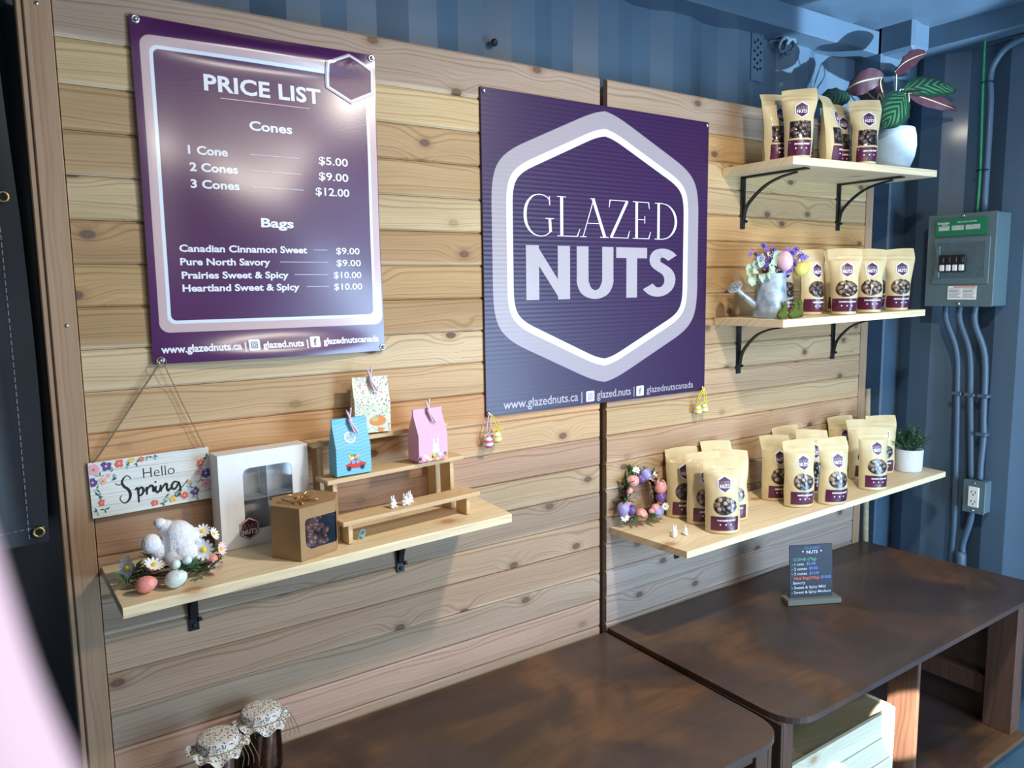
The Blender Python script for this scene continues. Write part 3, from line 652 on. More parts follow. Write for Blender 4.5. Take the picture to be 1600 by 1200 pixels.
SPR = {'S1': [(.169, 1.066), (.175, 1.062), (.181, 1.065)], 'S': [(.194, 1.070), (.193, 1.074), (.188, 1.077), (.183, 1.073), (.180, 1.066), (.183, 1.058), (.189, 1.052), (.192, 1.043), (.190, 1.034), (.183, 1.028), (.177, 1.032), (.175, 1.038), (.178, 1.043)],
 'p': [(.200, 1.049), (.204, 1.052), (.205, 1.046), (.205, 1.025)], 'p2': [(.204, 1.044), (.209, 1.052), (.213, 1.050), (.213, 1.043), (.209, 1.038), (.206, 1.039)], 'pr': [(.212, 1.040), (.217, 1.047), (.219, 1.052)], 'r': [(.219, 1.052), (.219, 1.045), (.219, 1.037)],
 'r2': [(.219, 1.044), (.223, 1.051), (.227, 1.053), (.230, 1.050), (.230, 1.042), (.233, 1.046), (.235, 1.051)], 'i': [(.235, 1.051), (.234, 1.042), (.237, 1.039), (.241, 1.043), (.243, 1.052)], 'n': [(.243, 1.052), (.243, 1.039)], 'n2': [(.244, 1.043), (.249, 1.051), (.253, 1.052), (.253, 1.044), (.255, 1.039), (.259, 1.043), (.262, 1.047)],
 'g': [(.273, 1.052), (.267, 1.054), (.262, 1.049), (.262, 1.042), (.267, 1.041), (.272, 1.048), (.274, 1.053)], 'g2': [(.274, 1.053), (.276, 1.040), (.273, 1.029), (.268, 1.026)], 'g3': [(.268, 1.026), (.266, 1.028), (.271, 1.036), (.282, 1.045), (.290, 1.055)]}
its = []
for k, p in SPR.items():
    base = .0012 if k in ('S1', 'pr', 'g3') else .0028
    ws = [base*(.75+.45*math.sin(math.pi*i/(len(p)-1))) for i in range(len(p))]
    if k == 'S': ws = [.0014, .0012, .0014, .0022, .003, .0036, .0038, .0038, .003, .0018, .0012, .0012, .0010]
    its.append(ribbon(p, [w_*1.25 for w_ in ws]))
its.append(rrect(.2345, 1.0585, .0016, .0015))
put('script_lettering', its, M['black_print'], hs, op)
put('small_lettering', [text('Hello', .2150, 1.0685, .0180, .053, -.012)], M['black_print'], hs, op)
fm = [M['purple_print']]; FC = {}
for nm, cl in dict(rose=(232, 170, 185), violet=(95, 70, 150), coral=(225, 105, 95), peach=(240, 185, 160), yel=(238, 200, 90), gr=(70, 110, 85), pg=(150, 185, 165), navy=(60, 70, 120)).items():
    gx = G('print_'+nm, .6); gx.color(lin(*cl)); FC[nm] = gx.m
order = list(FC); fl_items = []; lf_items = []
def flower(cx, cz, r, nm, n=5, mid='yel'):
    for i in range(n):
        a = 2*math.pi*i/n+R.random(); px_, pz = cx+.55*r*math.cos(a), cz+.55*r*math.sin(a)
        v = [(px_+.5*r*math.cos(a+b)*(1 if abs(math.sin(b)) < .5 else .8), pz+.5*r*math.sin(a+b)) for b in [2*math.pi*k/8 for k in range(8)]]
        fl_items.append((v, [tuple(range(8))], order.index(nm)))
    fl_items.append(([(cx+.25*r*math.cos(b), cz+.25*r*math.sin(b)) for b in [2*math.pi*k/8 for k in range(8)]], [tuple(range(8))], order.index(mid)))
def leafp(cx, cz, l, a, nm='gr'):
    c_, s_ = math.cos(a), math.sin(a); v = [(cx+c_*u*l-s_*w_*l, cz+s_*u*l+c_*w_*l) for u, w_ in ((0, 0), (.3, .16), (.7, .14), (1, 0), (.7, -.14), (.3, -.16))]
    lf_items.append((v, [tuple(range(6))], order.index(nm)))
for a in ((.137, 1.095, .010, 'rose', 6, 'coral'), (.157, 1.099, .009, 'violet'), (.178, 1.101, .008, 'coral'), (.198, 1.105, .006, 'yel'), (.214, 1.104, .005, 'coral'), (.134, 1.073, .008, 'violet', 7), (.150, 1.073, .007, 'peach', 5, 'coral'), (.146, 1.035, .006, 'coral'), (.160, 1.082, .004, 'peach'),
          (.314, 1.083, .007, 'coral'), (.322, 1.062, .009, 'violet', 7), (.310, 1.066, .006, 'rose', 5, 'coral'), (.321, 1.042, .009, 'rose', 6, 'coral'), (.301, 1.031, .008, 'violet'), (.282, 1.026, .007, 'coral'), (.262, 1.022, .006, 'yel'), (.231, 1.020, .006, 'coral'), (.292, 1.050, .004, 'peach')): flower(*a)
for cx_, cz_ in ((.145, 1.083), (.168, 1.092), (.189, 1.097), (.206, 1.098), (.226, 1.107), (.140, 1.060), (.142, 1.048), (.138, 1.020), (.150, 1.022), (.325, 1.092), (.310, 1.075), (.312, 1.052), (.292, 1.040), (.272, 1.032), (.250, 1.028), (.246, 1.018), (.304, 1.018), (.325, 1.030), (.236, 1.105), (.172, 1.075)):
    for k in range(4): leafp(cx_, cz_, R.uniform(.006, .010), R.uniform(0, 6.28), R.choice(['gr', 'pg', 'pg', 'navy', 'gr']))
clip = lambda x, z, o: (min(max(x, .1305), .329), -.012-o, min(max(z, 1.0095+.025*(x-.13)), 1.1065+.02*(x-.13)))
st_ = part('printed_leaves', flat(lf_items, lambda x, z: clip(x, z, .0003)), list(FC.values()), hs); st_['kind'] = 'stuff'; st_ = part('printed_flowers', flat(fl_items, lambda x, z: clip(x, z, .0005)), list(FC.values()), hs); st_['kind'] = 'stuff'
hz_ = (.258, -.014, 1.279)
for k, (a, b) in enumerate((((.1345, -.011, 1.1035), (.252, -.013, 1.272)), ((.138, -.009, 1.105), (.256, -.011, 1.274)), ((.3235, -.011, 1.1085), (.262, -.014, 1.272)))):
    part('twine', tube([Vector(a).lerp(Vector(b), t/8)+Vector((0, -.002*math.sin(t), -.0015*math.sin(t*.39))) for t in range(9)], .0009, 6), M['twine'], hs)
part('twine_loop', tube([(.258+.008*math.cos(a), -.016, 1.276+.009*math.sin(a)) for a in [2*math.pi*i/14 for i in range(14)]], .0009, 6, closed=True), M['twine'], hs)

# ------------------------------------------------------------------ bags of nuts
bag_cache = {}
def bag_surf(kind, seed):
    rr = random.Random(seed*31+5); H = .190; pin = rr.uniform(.04, .13); pv = rr.uniform(.45, .6); tw = rr.uniform(-.004, .004); back = rr.uniform(.006, .014); ps_ = rr.choice((-1, 1))
    wb, wt = (.088, .094) if kind == 'wide' else (.066, .092)
    if kind == 'slim': wb, wt = .068, .092
    def S(u, v, side=-1, off=0):
        W = wb+(wt-wb)*min(1, v/.8)**1.3+.002*math.sin(v*9)
        e = math.exp(-((v-pv)/.11)**2)*pin*W*.5
        D = .026*(1-v**2.6)**.9*(1+.22*math.exp(-((v-.28)/.2)**2))+.0012 if v < .999 else .0012
        if v > .84: D = .0012+.0022*math.exp(-((v-.865)/.010)**2)
        prof = max(0, 1-abs(u)**2.4)**.75
        x = u*W/2+tw*v-(e*ps_*abs(u) if u*ps_ > 0 else 0)*1.0
        dn = .0030*mnoise.noise(Vector((u*1.6+seed*7, v*5, seed)))*(1 if v < .9 else .35)*(1 if v > .1 else v*10)
        y = back*v*v+side*(D*prof+off)+dn+side*.0002
        if v > .86: y += (.003*math.sin(u*2.2+seed)+.010)*(v-.86)/.14
        z = v*H*(1-.012*u*u*(1 if v > .5 else 0))+(.003*u*tw/.004*(v > .9))
        return (x, y, z)
    return S, H, wb, wt
def bag_meshes(kind, seed, dark):
    k = (kind, seed, dark)
    if k in bag_cache: return bag_cache[k]
    S, H, wb, wt = bag_surf(kind, seed)
    nu, nv = 26, 44
    g = Geo(); g.merge(grid(nu, nv, lambda a, b: S(a*2-1, b, -1))); bk = grid(nu, nv, lambda a, b: S(a*2-1, b, 1)); bk.f = [q[::-1] for q in bk.f]; g.merge(bk)
    n0 = (nu+1)*(nv+1); g.f.append([i for i in range(nu, -1, -1)]+[n0+i for i in range(nu+1)]); g.mi.append(0)
    body = mesh_of('pouch', g, M['kraft'], True)
    def fr(x, z, off=.0007):  # point in front face coords (metres from centre line, height)
        v = z/H; W = wb+(wt-wb)*min(1, v/.8)**1.3; p = S(max(-.98, min(.98, 2*x/W)), v, -1, off); return p
    def disc(cx, cz, rx, rz, off, n=20, rings=3, shape=None):
        v = [fr(cx, cz, off)]; f = []
        for r_ in range(1, rings+1):
            for i in range(n):
                a = 2*math.pi*i/n; q = shape(a) if shape else (math.cos(a), math.sin(a)); v.append(fr(cx+rx*q[0]*r_/rings, cz+rz*q[1]*r_/rings, off))
        for i in range(n): f.append((0, 1+i, 1+(i+1) % n))
        for r_ in range(rings-1):
            for i in range(n): b = 1+r_*n; j = (i+1) % n; f.append((b+i, b+n+i, b+n+j, b+j))
        return Geo().add(v, f)
    def rect(cx, cz, rx, rz, off, a=12, b=7): return grid(a, b, lambda u, v: fr(cx+rx*(2*u-1), cz+rz*(2*v-1), off))
    hexs = lambda a: (lambda c_: (math.cos(a)*c_, math.sin(a)*c_))(.87/max(abs(math.cos(a)), abs(math.cos(a-math.pi/3)), abs(math.cos(a+math.pi/3))))
    def sq(a):
        m_ = max(abs(math.cos(a)), abs(math.sin(a))); return (math.cos(a)/m_, math.sin(a)/m_)
    oval = lambda a: (math.cos(a)*(1+.0*math.sin(a)), math.sin(a)*(1-.16*math.cos(a)))
    hcx, hcz = .003, .1275
    if kind == 'slim': win = rect(.0, .074, .028, .023, .0012); lab = rect(0, .026, .029, .020, .0012); lw = .029; lz = .026
    else: win = disc(.003, .074, .031, .0235, .0012, 26, 6, oval); lab = rect(.001, .0275, .0345, .0185, .0012); lw = .0345; lz = .0275
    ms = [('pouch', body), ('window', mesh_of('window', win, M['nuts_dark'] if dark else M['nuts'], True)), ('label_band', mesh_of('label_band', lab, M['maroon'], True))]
    ms.append(('sticker', mesh_of('sticker', disc(hcx, hcz, .0215, .0235, .0010, 24, 5, hexs), M['white_print'], True)))
    ms.append(('sticker_face', mesh_of('sticker_face', disc(hcx, hcz, .0178, .0197, .0016, 24, 5, hexs), M['purple_print'], True)))
    tx = caps(hcx-.0142, hcz+.0012, .0284, .0074)+heavy(hcx-.0138, hcz-.0095, .0276, .0098)
    ms.append(('sticker_lettering', mesh_of('sticker_lettering', flat(tx, lambda x, z: fr(x, z, .0024)), M['white_print'])))
    names = {0: 'PURE NORTH SAVORY', 1: 'PRAIRIES SWEET', 2: 'HEARTLAND SWEET', 3: 'CANADIAN CINNAMON'}
    t2 = [text(names[seed % 4], .004, lz+.0072, .0042, lw*1.35, .06, 'C')]
    for i, xx in enumerate((-.012, .002, .015)): t2.append(([(xx+.0022*math.cos(a), lz-.002+.0022*math.sin(a)) for a in [2*math.pi*q/6 for q in range(6)]], [tuple(range(6))]))
    if kind == 'slim': t2.append(([(-.026, lz+.0125), (.026, lz+.0125), (.026, lz+.0150), (-.026, lz+.0150)], [(0, 1, 2, 3)]))
    ms.append(('label_lettering', mesh_of('label_lettering', flat(t2, lambda x, z: fr(x, z, .0020)), M['white_print'])))
    bag_cache[k] = ms; return ms
def bag(x, y, z, rot, kind, seed, label, group, lean=0.0, dark=False, s=1.0):
    t = thing('nut_bag', (x, y, z), label, 'bag', group, rot=(math.radians(lean), 0, math.radians(rot))); t.scale = (s, s, s)
    q = {}
    for n_, me in bag_meshes(kind, seed, dark): q[n_] = link(n_, me, q.get({'sticker_face': 'sticker', 'sticker_lettering': 'sticker', 'label_lettering': 'label_band'}.get(n_), t))
    return t
ZR = lambda x: .757+.014*(x-1.345)/1.295+.0008
gr = 'nut bags on the lower right shelf'
for x, y, rot, seed, lab, dk in (
    (1.572, -.045, -26, 1, 'kraft nut bag nearest the wall, just right of the egg wreath', True),
    (1.571, -.122, -27, 2, 'kraft nut bag behind the foremost left bag, half hidden by it', False),
    (1.723, -.045, -20, 3, 'kraft nut bag against the wall, only its top showing in the left cluster', False),
    (1.553, -.206, -37, 4, 'foremost kraft nut bag at the left of the lower shelf, label facing out', False),
    (1.655, -.150, -40, 5, 'kraft nut bag turned aside, right edge of the left cluster', False),
    (1.913, -.100, -22, 3, 'kraft nut bag standing alone between clusters, second cluster far left', False),
    (2.054, -.036, -20, 1, 'kraft nut bag against the wall, behind the second cluster far left bag', True),
    (1.905, -.186, -28, 2, 'kraft nut bag in the front row, left of the creased white-lit bag', False),
    (2.062, -.125, -38, 4, 'kraft nut bag squeezed behind the two front bags of the second cluster', True),
    (2.004, -.228, -24, 6, 'creased kraft nut bag in the middle of the front row', False),
    (2.335, -.040, -20, 2, 'kraft nut bag against the wall, tallest looking at the back of the second cluster', True),
    (2.330, -.120, -24, 5, 'kraft nut bag with bent top flap behind the last front bag', True),
    (2.236, -.216, -32, 3, 'last kraft nut bag of the front row, before the green plant', False),
    (2.440, -.120, -42, 6, 'kraft nut bag beside the white pot, seen at its right edge', False)):
    bag(x, y, ZR(x), rot, 'wide', seed, lab, gr, R.uniform(-2, 1), dk)
gm = 'nut bags on the middle shelf'
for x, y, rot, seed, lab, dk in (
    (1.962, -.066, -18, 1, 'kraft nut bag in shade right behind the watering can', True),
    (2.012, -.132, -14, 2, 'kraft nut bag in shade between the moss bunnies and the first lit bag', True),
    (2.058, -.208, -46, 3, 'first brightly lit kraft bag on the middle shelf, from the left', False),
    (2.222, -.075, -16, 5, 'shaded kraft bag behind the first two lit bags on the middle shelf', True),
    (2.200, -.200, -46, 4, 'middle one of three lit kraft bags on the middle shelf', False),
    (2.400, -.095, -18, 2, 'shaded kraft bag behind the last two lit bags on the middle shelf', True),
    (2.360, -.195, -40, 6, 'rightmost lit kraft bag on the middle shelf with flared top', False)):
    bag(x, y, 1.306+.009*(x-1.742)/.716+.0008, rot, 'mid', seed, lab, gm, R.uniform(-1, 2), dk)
gu = 'nut bags on the top shelf'
ZU = lambda x: 1.729+.016*(x-1.765)/.719+.0008
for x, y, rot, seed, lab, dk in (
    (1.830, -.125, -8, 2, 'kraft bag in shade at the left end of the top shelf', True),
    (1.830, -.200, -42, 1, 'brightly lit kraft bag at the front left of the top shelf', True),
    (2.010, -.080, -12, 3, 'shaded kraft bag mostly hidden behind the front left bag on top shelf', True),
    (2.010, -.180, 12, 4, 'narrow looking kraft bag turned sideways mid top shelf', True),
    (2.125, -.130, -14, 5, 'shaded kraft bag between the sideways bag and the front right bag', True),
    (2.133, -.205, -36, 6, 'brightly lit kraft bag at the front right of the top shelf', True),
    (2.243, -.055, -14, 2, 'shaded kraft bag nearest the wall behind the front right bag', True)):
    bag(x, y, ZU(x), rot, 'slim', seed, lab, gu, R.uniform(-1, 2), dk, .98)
kb = thing('twine_print_bag', (2.395, -.048, ZU(2.39)), 'small folded brown paper bag with dark line print beside the grey pot', 'bag', rot=(0, 0, -.3))
part('bag_body', Geo().add([(-.035, -.02, 0), (.035, -.02, 0), (.035, .02, 0), (-.035, .02, 0), (-.036, -.012, .105), (.036, -.012, .105), (.036, .008, .105), (-.036, .008, .105)], [(0, 3, 2, 1), (0, 1, 5, 4), (1, 2, 6, 5), (2, 3, 7, 6), (3, 0, 4, 7), (4, 5, 6, 7)]), M['kraft_box'], kb)
part('top_fold', box(-.037, .037, -.016, .011, .100, .118, .002), M['kraft_box'], kb)
part('printed_lines', flat([ribbon([(-.03, .09), (-.01, .06), (.0, .03), (.02, .01)], [.001]*4), ribbon([(.03, .09), (.01, .06), (-.005, .04), (-.03, .02)], [.001]*4), ribbon([(-.03, .05), (.03, .055)], [.001]*2, False)], lambda x, z: (x, -.0206+z*.076, z)), M['black_print'], kb)

# ------------------------------------------------------------------ riser display stand
rs = thing('display_riser', (.523, -.178, .9215), 'three step light wood display riser on the left shelf', 'display stand', rot=(0, math.radians(-.75), math.radians(4.2)))
def step(i, y0, y1, zt):
    t = .009
    part('step_board', box(0, .318, y0, y1, zt-t, zt, .0012), M['riser'], rs)
    for xs in (.014, .287): part('support', box(xs, xs+.009, y0+.008, y1-.006, .0006, zt-t, .0006), M['riser'], rs)
    for xs in (.013, .286): part('tenon', box(xs, xs+.011, y0+.018, y0+.036, zt-.004, zt+.0004), M['riser'], rs)
step(0, -.002, .052, .0475); step(1, .056, .110, .116); step(2, .114, .162, .180)

# gable gift boxes
def gable(name, loc, rot, w_, d_, hb, ht, mats, label):
    t = thing(name, loc, label, 'gift box', 'gable gift boxes on the riser', rot=(0, 0, rot))
    x, y = w_/2, d_/2
    v = [(-x, -y, 0), (x, -y, 0), (x, y, 0), (-x, y, 0), (-x, -y, hb), (x, -y, hb), (x, y, hb), (-x, y, hb), (-x, -.0015, hb+ht), (x, -.0015, hb+ht), (x, .0015, hb+ht), (-x, .0015, hb+ht)]
    f = [(0, 3, 2, 1), (0, 1, 5, 4), (1, 2, 6, 5), (2, 3, 7, 6), (3, 0, 4, 7), (4, 5, 9, 8), (6, 7, 11, 10), (5, 6, 10, 9), (7, 4, 8, 11), (8, 9, 10, 11)]
    part('carton', Geo().add(v, f), mats, t)
    part('top_flap', box(-x, x, -.002, .002, hb+ht-.002, hb+ht+.010), mats, t)
    part('ribbon', tube(curve([(-.006, -.004, hb+ht+.026), (-.001, -.006, hb+ht+.012), (.0, -.008, hb+ht+.004), (.008, -.014, hb+ht-.012), (.012, -.018, hb+ht-.020)], 5), [.001]*2+[.0024]*17+[.001]*2, 6), M['rib_p'], t, smooth=True)
    part('ribbon', tube(curve([(.004, -.004, hb+ht+.030), (.001, -.006, hb+ht+.014), (-.001, -.008, hb+ht+.004), (.004, -.016, hb+ht-.018)], 5), .0018, 6), M['rib_p'], t, smooth=True)
    part('bow_knot', ell((0, -.007, hb+ht+.005), (.005, .004, .005), 8, 6), M['rib_p'], t, smooth=True)
    return t
g = G('blue_carton', .45); x, y, z = g.xyz(g.obj())[0:3]; wv = g.m_('SINE', g.m_('ADD', g.m_('MULTIPLY', z, 900.0), g.m_('MULTIPLY', g.m_('SINE', g.m_('MULTIPLY', x, 150.0)), 2.0)))
g.color(g.mix(g.step(wv, .6, .95), lin(108, 186, 214), lin(142, 206, 228))); M['carton_blue'] = g.m
M['carton_pink'] = plain('pink_carton', lin(228, 172, 196), .45, var=.03)
g = G('pattern_carton', .5); d = g.voro(g.obj(), 210); cc = g.voro(g.obj(), 210, out='Color')
hs_ = g.t.nodes.new('ShaderNodeHueSaturation'); g._in(hs_.inputs['Color'], cc); hs_.inputs['Saturation'].default_value = .7; hs_.inputs['Value'].default_value = .75
g.color(g.mix(g.step(d, .42, .34), lin(232, 230, 208), hs_.outputs[0])); M['carton_pat'] = g.m
cols = {}
for nm, cl in dict(red=(215, 60, 50), dark=(40, 45, 55), wht=(240, 240, 240), org=(232, 150, 80), grn=(90, 140, 70), tan=(215, 190, 140), blu=(120, 185, 220), yl=(240, 205, 90), pk=(235, 130, 165)).items():
    gx = G('ink_'+nm, .6); gx.color(lin(*cl)); cols[nm] = gx.m
ck = list(cols); cm = list(cols.values())
def dsc(cx, cz, rx, rz, nm, n=12, a0=0): return ([(cx+rx*math.cos(a0+a), cz+rz*math.sin(a0+a)) for a in [2*math.pi*i/n for i in range(n)]], [tuple(range(n))], ck.index(nm))
bx = gable('blue_gift_box', (.576, -.096, 1.0415), math.radians(2), .073, .036, .053, .047, M['carton_blue'], 'blue gable gift box with a red car picture on the middle step')
front = lambda d_, o: (lambda x, z: (x, -d_/2-o, z))
car = [dsc(.004, .018, .022, .0065, 'red', 14), dsc(.003, .023, .011, .008, 'red', 12), dsc(-.001, .0245, .004, .004, 'blu', 8), dsc(.008, .0245, .004, .004, 'blu', 8)]
part('car_picture', flat(car, front(.036, .0003)), cm, bx); part('car_wheels', flat([dsc(-.011, .0125, .005, .005, 'dark'), dsc(.017, .0125, .005, .005, 'dark')], front(.036, .0006)), cm, bx)
part('car_flowers', flat([dsc(-.002+R.uniform(-.009, .013), .033+R.uniform(-.003, .006), .0028, .0028, R.choice(['grn', 'tan', 'org', 'wht', 'yl']), 7) for _ in range(14)], front(.036, .0005)), cm, bx)
part('wreath_print', flat([ring2(.004, 0, .0085, .012), text('Happy', .004, .002, .005, .013, .02, 'C'), text('Easter', .004, -.006, .005, .013, .02, 'C')], lambda x, z: (x-.008, -.018+.0165*((z+.02)/.047)-.0006, .053+.020+z*.94)), M['white_print'], bx)
bp_ = gable('pink_gift_box', (.752, -.092, 1.0445), math.radians(3), .070, .044, .055, .043, M['carton_pink'], 'pink gable gift box with a white rabbit picture at the right of the middle step')
rb = [dsc(.006, .020, .0085, .009, 'wht'), dsc(.006, .030, .0075, .0065, 'wht'), dsc(.001, .041, .002, .007, 'wht', 10, .1), dsc(.011, .041, .002, .007, 'wht', 10, -.1)]
part('rabbit_picture', flat(rb, front(.044, .0003)), cm, bp_); part('basket_picture', flat([dsc(.006, .009, .012, .007, 'blu')]+[dsc(R.uniform(-.033, .033), R.uniform(.002, .012), .004, .004, R.choice(['grn', 'yl', 'org', 'wht', 'dark', 'pk']), 7) for _ in range(26)], front(.044, .0005)), cm, bp_)
by = gable('patterned_gift_box', (.648, -.040, 1.1075), math.radians(-6), .076, .030, .060, .045, M['carton_pat'], 'cream gable gift box with small colourful pattern on the top step')
part('animal_picture', flat([dsc(.010, .024, .018, .011, 'org'), dsc(.004, .028, .008, .006, 'tan'), dsc(.016, .005, .007, .005, 'org')], front(.030, .0004)), cm, by)
# tiny rabbits
def tiny_rabbit(loc, rot, label, grp, name='rabbit_figurine', s=1.0, mat=None, vox=.0009):
    g = Geo()
    for c_, r_ in (((0, 0, .007), (.006, .006, .007)), ((0, -.001, .016), (.0048, .0048, .0048)), ((-.0025, 0, .0235), (.0015, .0012, .0045)), ((.0025, 0, .0235), (.0015, .0012, .0045)), ((-.004, -.003, .002), (.003, .004, .002)), ((.004, -.003, .002), (.003, .004, .002)), ((-.005, -.002, .010), (.002, .003, .0025)), ((.005, -.002, .010), (.002, .003, .0025))): g.merge(ell(c_, r_, 8, 6))
    g.xf(S3(s*1.35, s*1.3, s)); o = blob(name, g, mat or M['white'], vox*s, loc=loc, rot=(0, 0, rot)); tag(o, label, 'figurine', grp); return o
tiny_rabbit((.640, -.148, .9705), .3, 'tiny white rabbit figurine, left of three on the riser bottom step', 'tiny rabbits on the riser', s=.9)
tiny_rabbit((.668, -.148, .971), -.2, 'tiny white rabbit figurine, middle of three on the riser bottom step', 'tiny rabbits on the riser', s=.9)
tiny_rabbit((.682, -.138, .971), .5, 'tiny white rabbit figurine, right of three on the riser bottom step', 'tiny rabbits on the riser', s=.9)
tiny_rabbit((1.420, -.160, .7587), .4, 'tiny white rabbit figurine, left one by the wreath', 'tiny rabbits by the wreath', s=.92)
tiny_rabbit((1.438, -.146, .7588), -.9, 'tiny white rabbit figurine, middle one by the wreath', 'tiny rabbits by the wreath', s=.92)
tiny_rabbit((1.455, -.166, .7589), .9, 'tiny white rabbit figurine, right one by the wreath', 'tiny rabbits by the wreath', s=.92)
o = part('ribbon_scrap', tube(curve([(0, 0, .002), (.006, -.004, .009), (.012, .0, .004), (.018, .004, .014), (.010, .004, .016), (.004, .0, .008), (.014, -.002, .003)], 5), .0016, 6), M['carton_blue'], None, smooth=True, loc=(.560, -.155, .9225)); tag(o, 'scrap of teal ribbon on the shelf under the riser front', 'ribbon')

# white window box
wb_ = thing('white_bakery_box', (.333, -.060, .9195), 'white window box with hexagon sticker standing on the left shelf', 'box', rot=(0, 0, math.radians(5)))
W_, D_, H_ = .176, .043, .181
x0, x1, z0, z1 = .045, .142, .030, .150
gw = Geo()
def fq(*p): gw.add(p, [tuple(range(len(p)))])
fq((0, 0, 0), (W_, 0, 0), (x1, 0, z0), (x0, 0, z0)); fq((W_, 0, 0), (W_, 0, H_), (x1, 0, z1), (x1, 0, z0)); fq((W_, 0, H_), (0, 0, H_), (x0, 0, z1), (x1, 0, z1)); fq((0, 0, H_), (0, 0, 0), (x0, 0, z0), (x0, 0, z1))
fq((0, D_, 0), (0, D_, H_), (W_, D_, H_), (W_, D_, 0)); fq((0, 0, 0), (0, 0, H_), (0, D_, H_), (0, D_, 0)); fq((W_, 0, 0), (W_, D_, 0), (W_, D_, H_), (W_, 0, H_)); fq((0, 0, H_), (W_, 0, H_), (W_, D_, H_), (0, D_, H_)); fq((0, 0, 0), (0, D_, 0), (W_, D_, 0), (W_, 0, 0))
part('carton', gw, M['white'], wb_)
part('corner_fillet', flat([([(x0, z1), (x0+.012, z1), (x0+.0035, z1-.0035), (x0, z1-.012)], [(0, 1, 2, 3)]), ([(x1, z1), (x1, z1-.012), (x1-.0035, z1-.0035), (x1-.012, z1)], [(0, 1, 2, 3)])], lambda x, z: (x, -.0002, z)), M['white'], wb_)
part('divider', box(.092, .0935, .003, D_-.002, .004, H_-.004), M['white'], wb_); part('divider', box(.004, W_-.004, .0025, D_-.002, .088, .0895), M['white'], wb_)
part('window_film', Geo().add([(x0, .001, z0), (x1, .001, z0), (x1, .001, z1), (x0, .001, z1)], [(0, 1, 2, 3)]), M['film'], wb_)
hexf = lambda cx, cz, r, sx=.92: ([(cx+r*sx*math.sin(math.pi/3*i)/.866*.9, cz+r*math.cos(math.pi/3*i)) for i in range(6)], [(5, 4, 3, 2, 1, 0)])
wf = lambda o: (lambda x, z: (x, -o, z))
part('sticker', flat([hexf(.052, .034, .0225)], wf(.0008)), M['gold'], wb_); part('sticker_rim', flat([hexf(.052, .034, .0205)], wf(.0011)), M['white_print'], wb_); part('sticker_face', flat([hexf(.052, .034, .019)], wf(.0014)), M['maroon'], wb_)
part('sticker_lettering', flat(caps(.0375, .0355, .029, .0075)+heavy(.0378, .0235, .0285, .0098), wf(.0019)), M['white_print'], wb_)

# kraft hexagonal window box
kx = thing('kraft_window_box', (0, 0, .9195), 'brown kraft paper six sided box with gold bow and nuts in its window', 'box')
hexp = [(.398, -.150), (.4325, -.205), (.506, -.186), (.531, -.135), (.497, -.088), (.420, -.097)]
kh = .098; n = 6; ft = [(p[0], p[1], 0) for p in hexp]; tp = [(p[0], p[1], kh) for p in hexp]
gk = Geo()
def lerp2(a, b, t): return (a[0]+(b[0]-a[0])*t, a[1]+(b[1]-a[1])*t)
for i in range(6):
    a, b = hexp[i], hexp[(i+1) % 6]
    if i == 1 or i == 2:  # faces with the window opening
        u0, u1 = (.14, 1.0) if i == 1 else (0.0, .30)
        za, zb = .020, .076
        P = lambda t, z: (*lerp2(a, b, t), z)
        gk.add([P(0, 0), P(1, 0), P(1, za), P(u0, za), P(0, za)], [(0, 1, 2, 3, 4)]); gk.add([P(0, zb), P(u0, zb), P(1, zb), P(1, kh), P(0, kh)], [(0, 1, 2, 3, 4)])
        if u0 > 0:
            gk.add([P(0, za), P(u0, za), P(u0, zb), P(0, zb)], [(0, 1, 2, 3)])
            gk.add([P(u0, za), P(u0+.14, za), P(u0+.03, za+.006), P(u0, za+.014)], [(0, 1, 2, 3)]); gk.add([P(u0, zb), P(u0, zb-.008), P(u0+.02, zb-.002), P(u0+.08, zb)], [(0, 1, 2, 3)])
        if u1 < 1: gk.add([P(u1, za), P(1, za), P(1, zb), P(u1, zb)], [(0, 1, 2, 3)])
    else: gk.add([(*a, 0), (*b, 0), (*b, kh), (*a, kh)], [(0, 1, 2, 3)])
gk.add(tp, [tuple(range(6))]); gk.add(ft, [tuple(range(6))[::-1]])
part('carton', gk, M['kraft_box'], kx)
ins = lambda p, k=.975: (.465+(p[0]-.465)*k, -.145+(p[1]+.145)*k)
q1, q2, q3 = ins(hexp[1]), ins(hexp[2]), ins(hexp[3])
part('window_film', Geo().add([(*q1, .018), (*q2, .018), (*q2, .078), (*q1, .078), (*q3, .018), (*q3, .078)], [(0, 1, 2, 3), (1, 4, 5, 2)]), M['film'], kx)
bw = Geo()
for a, b, c_, r_ in (((.448, -.150), (.420, -.150), (.436, -.166), .0022), ((.452, -.152), (.485, -.140), (.470, -.160), .0022), ((.450, -.152), (.440, -.178), (.446, -.188), .0016), ((.450, -.152), (.462, -.172), (.478, -.176), .0016)):
    bw.merge(tube(curve([(*a, kh+.004), ((a[0]+b[0])/2, (a[1]+b[1])/2, kh+.013), (*b, kh+.008), (*c_, kh+.004), (*a, kh+.004)], 6), r_, 6))
bw.merge(ell((.450, -.152, kh+.006), (.006, .005, .005), 8, 6)); part('gold_bow', bw, M['gold'], kx, smooth=True)
nu = Geo()
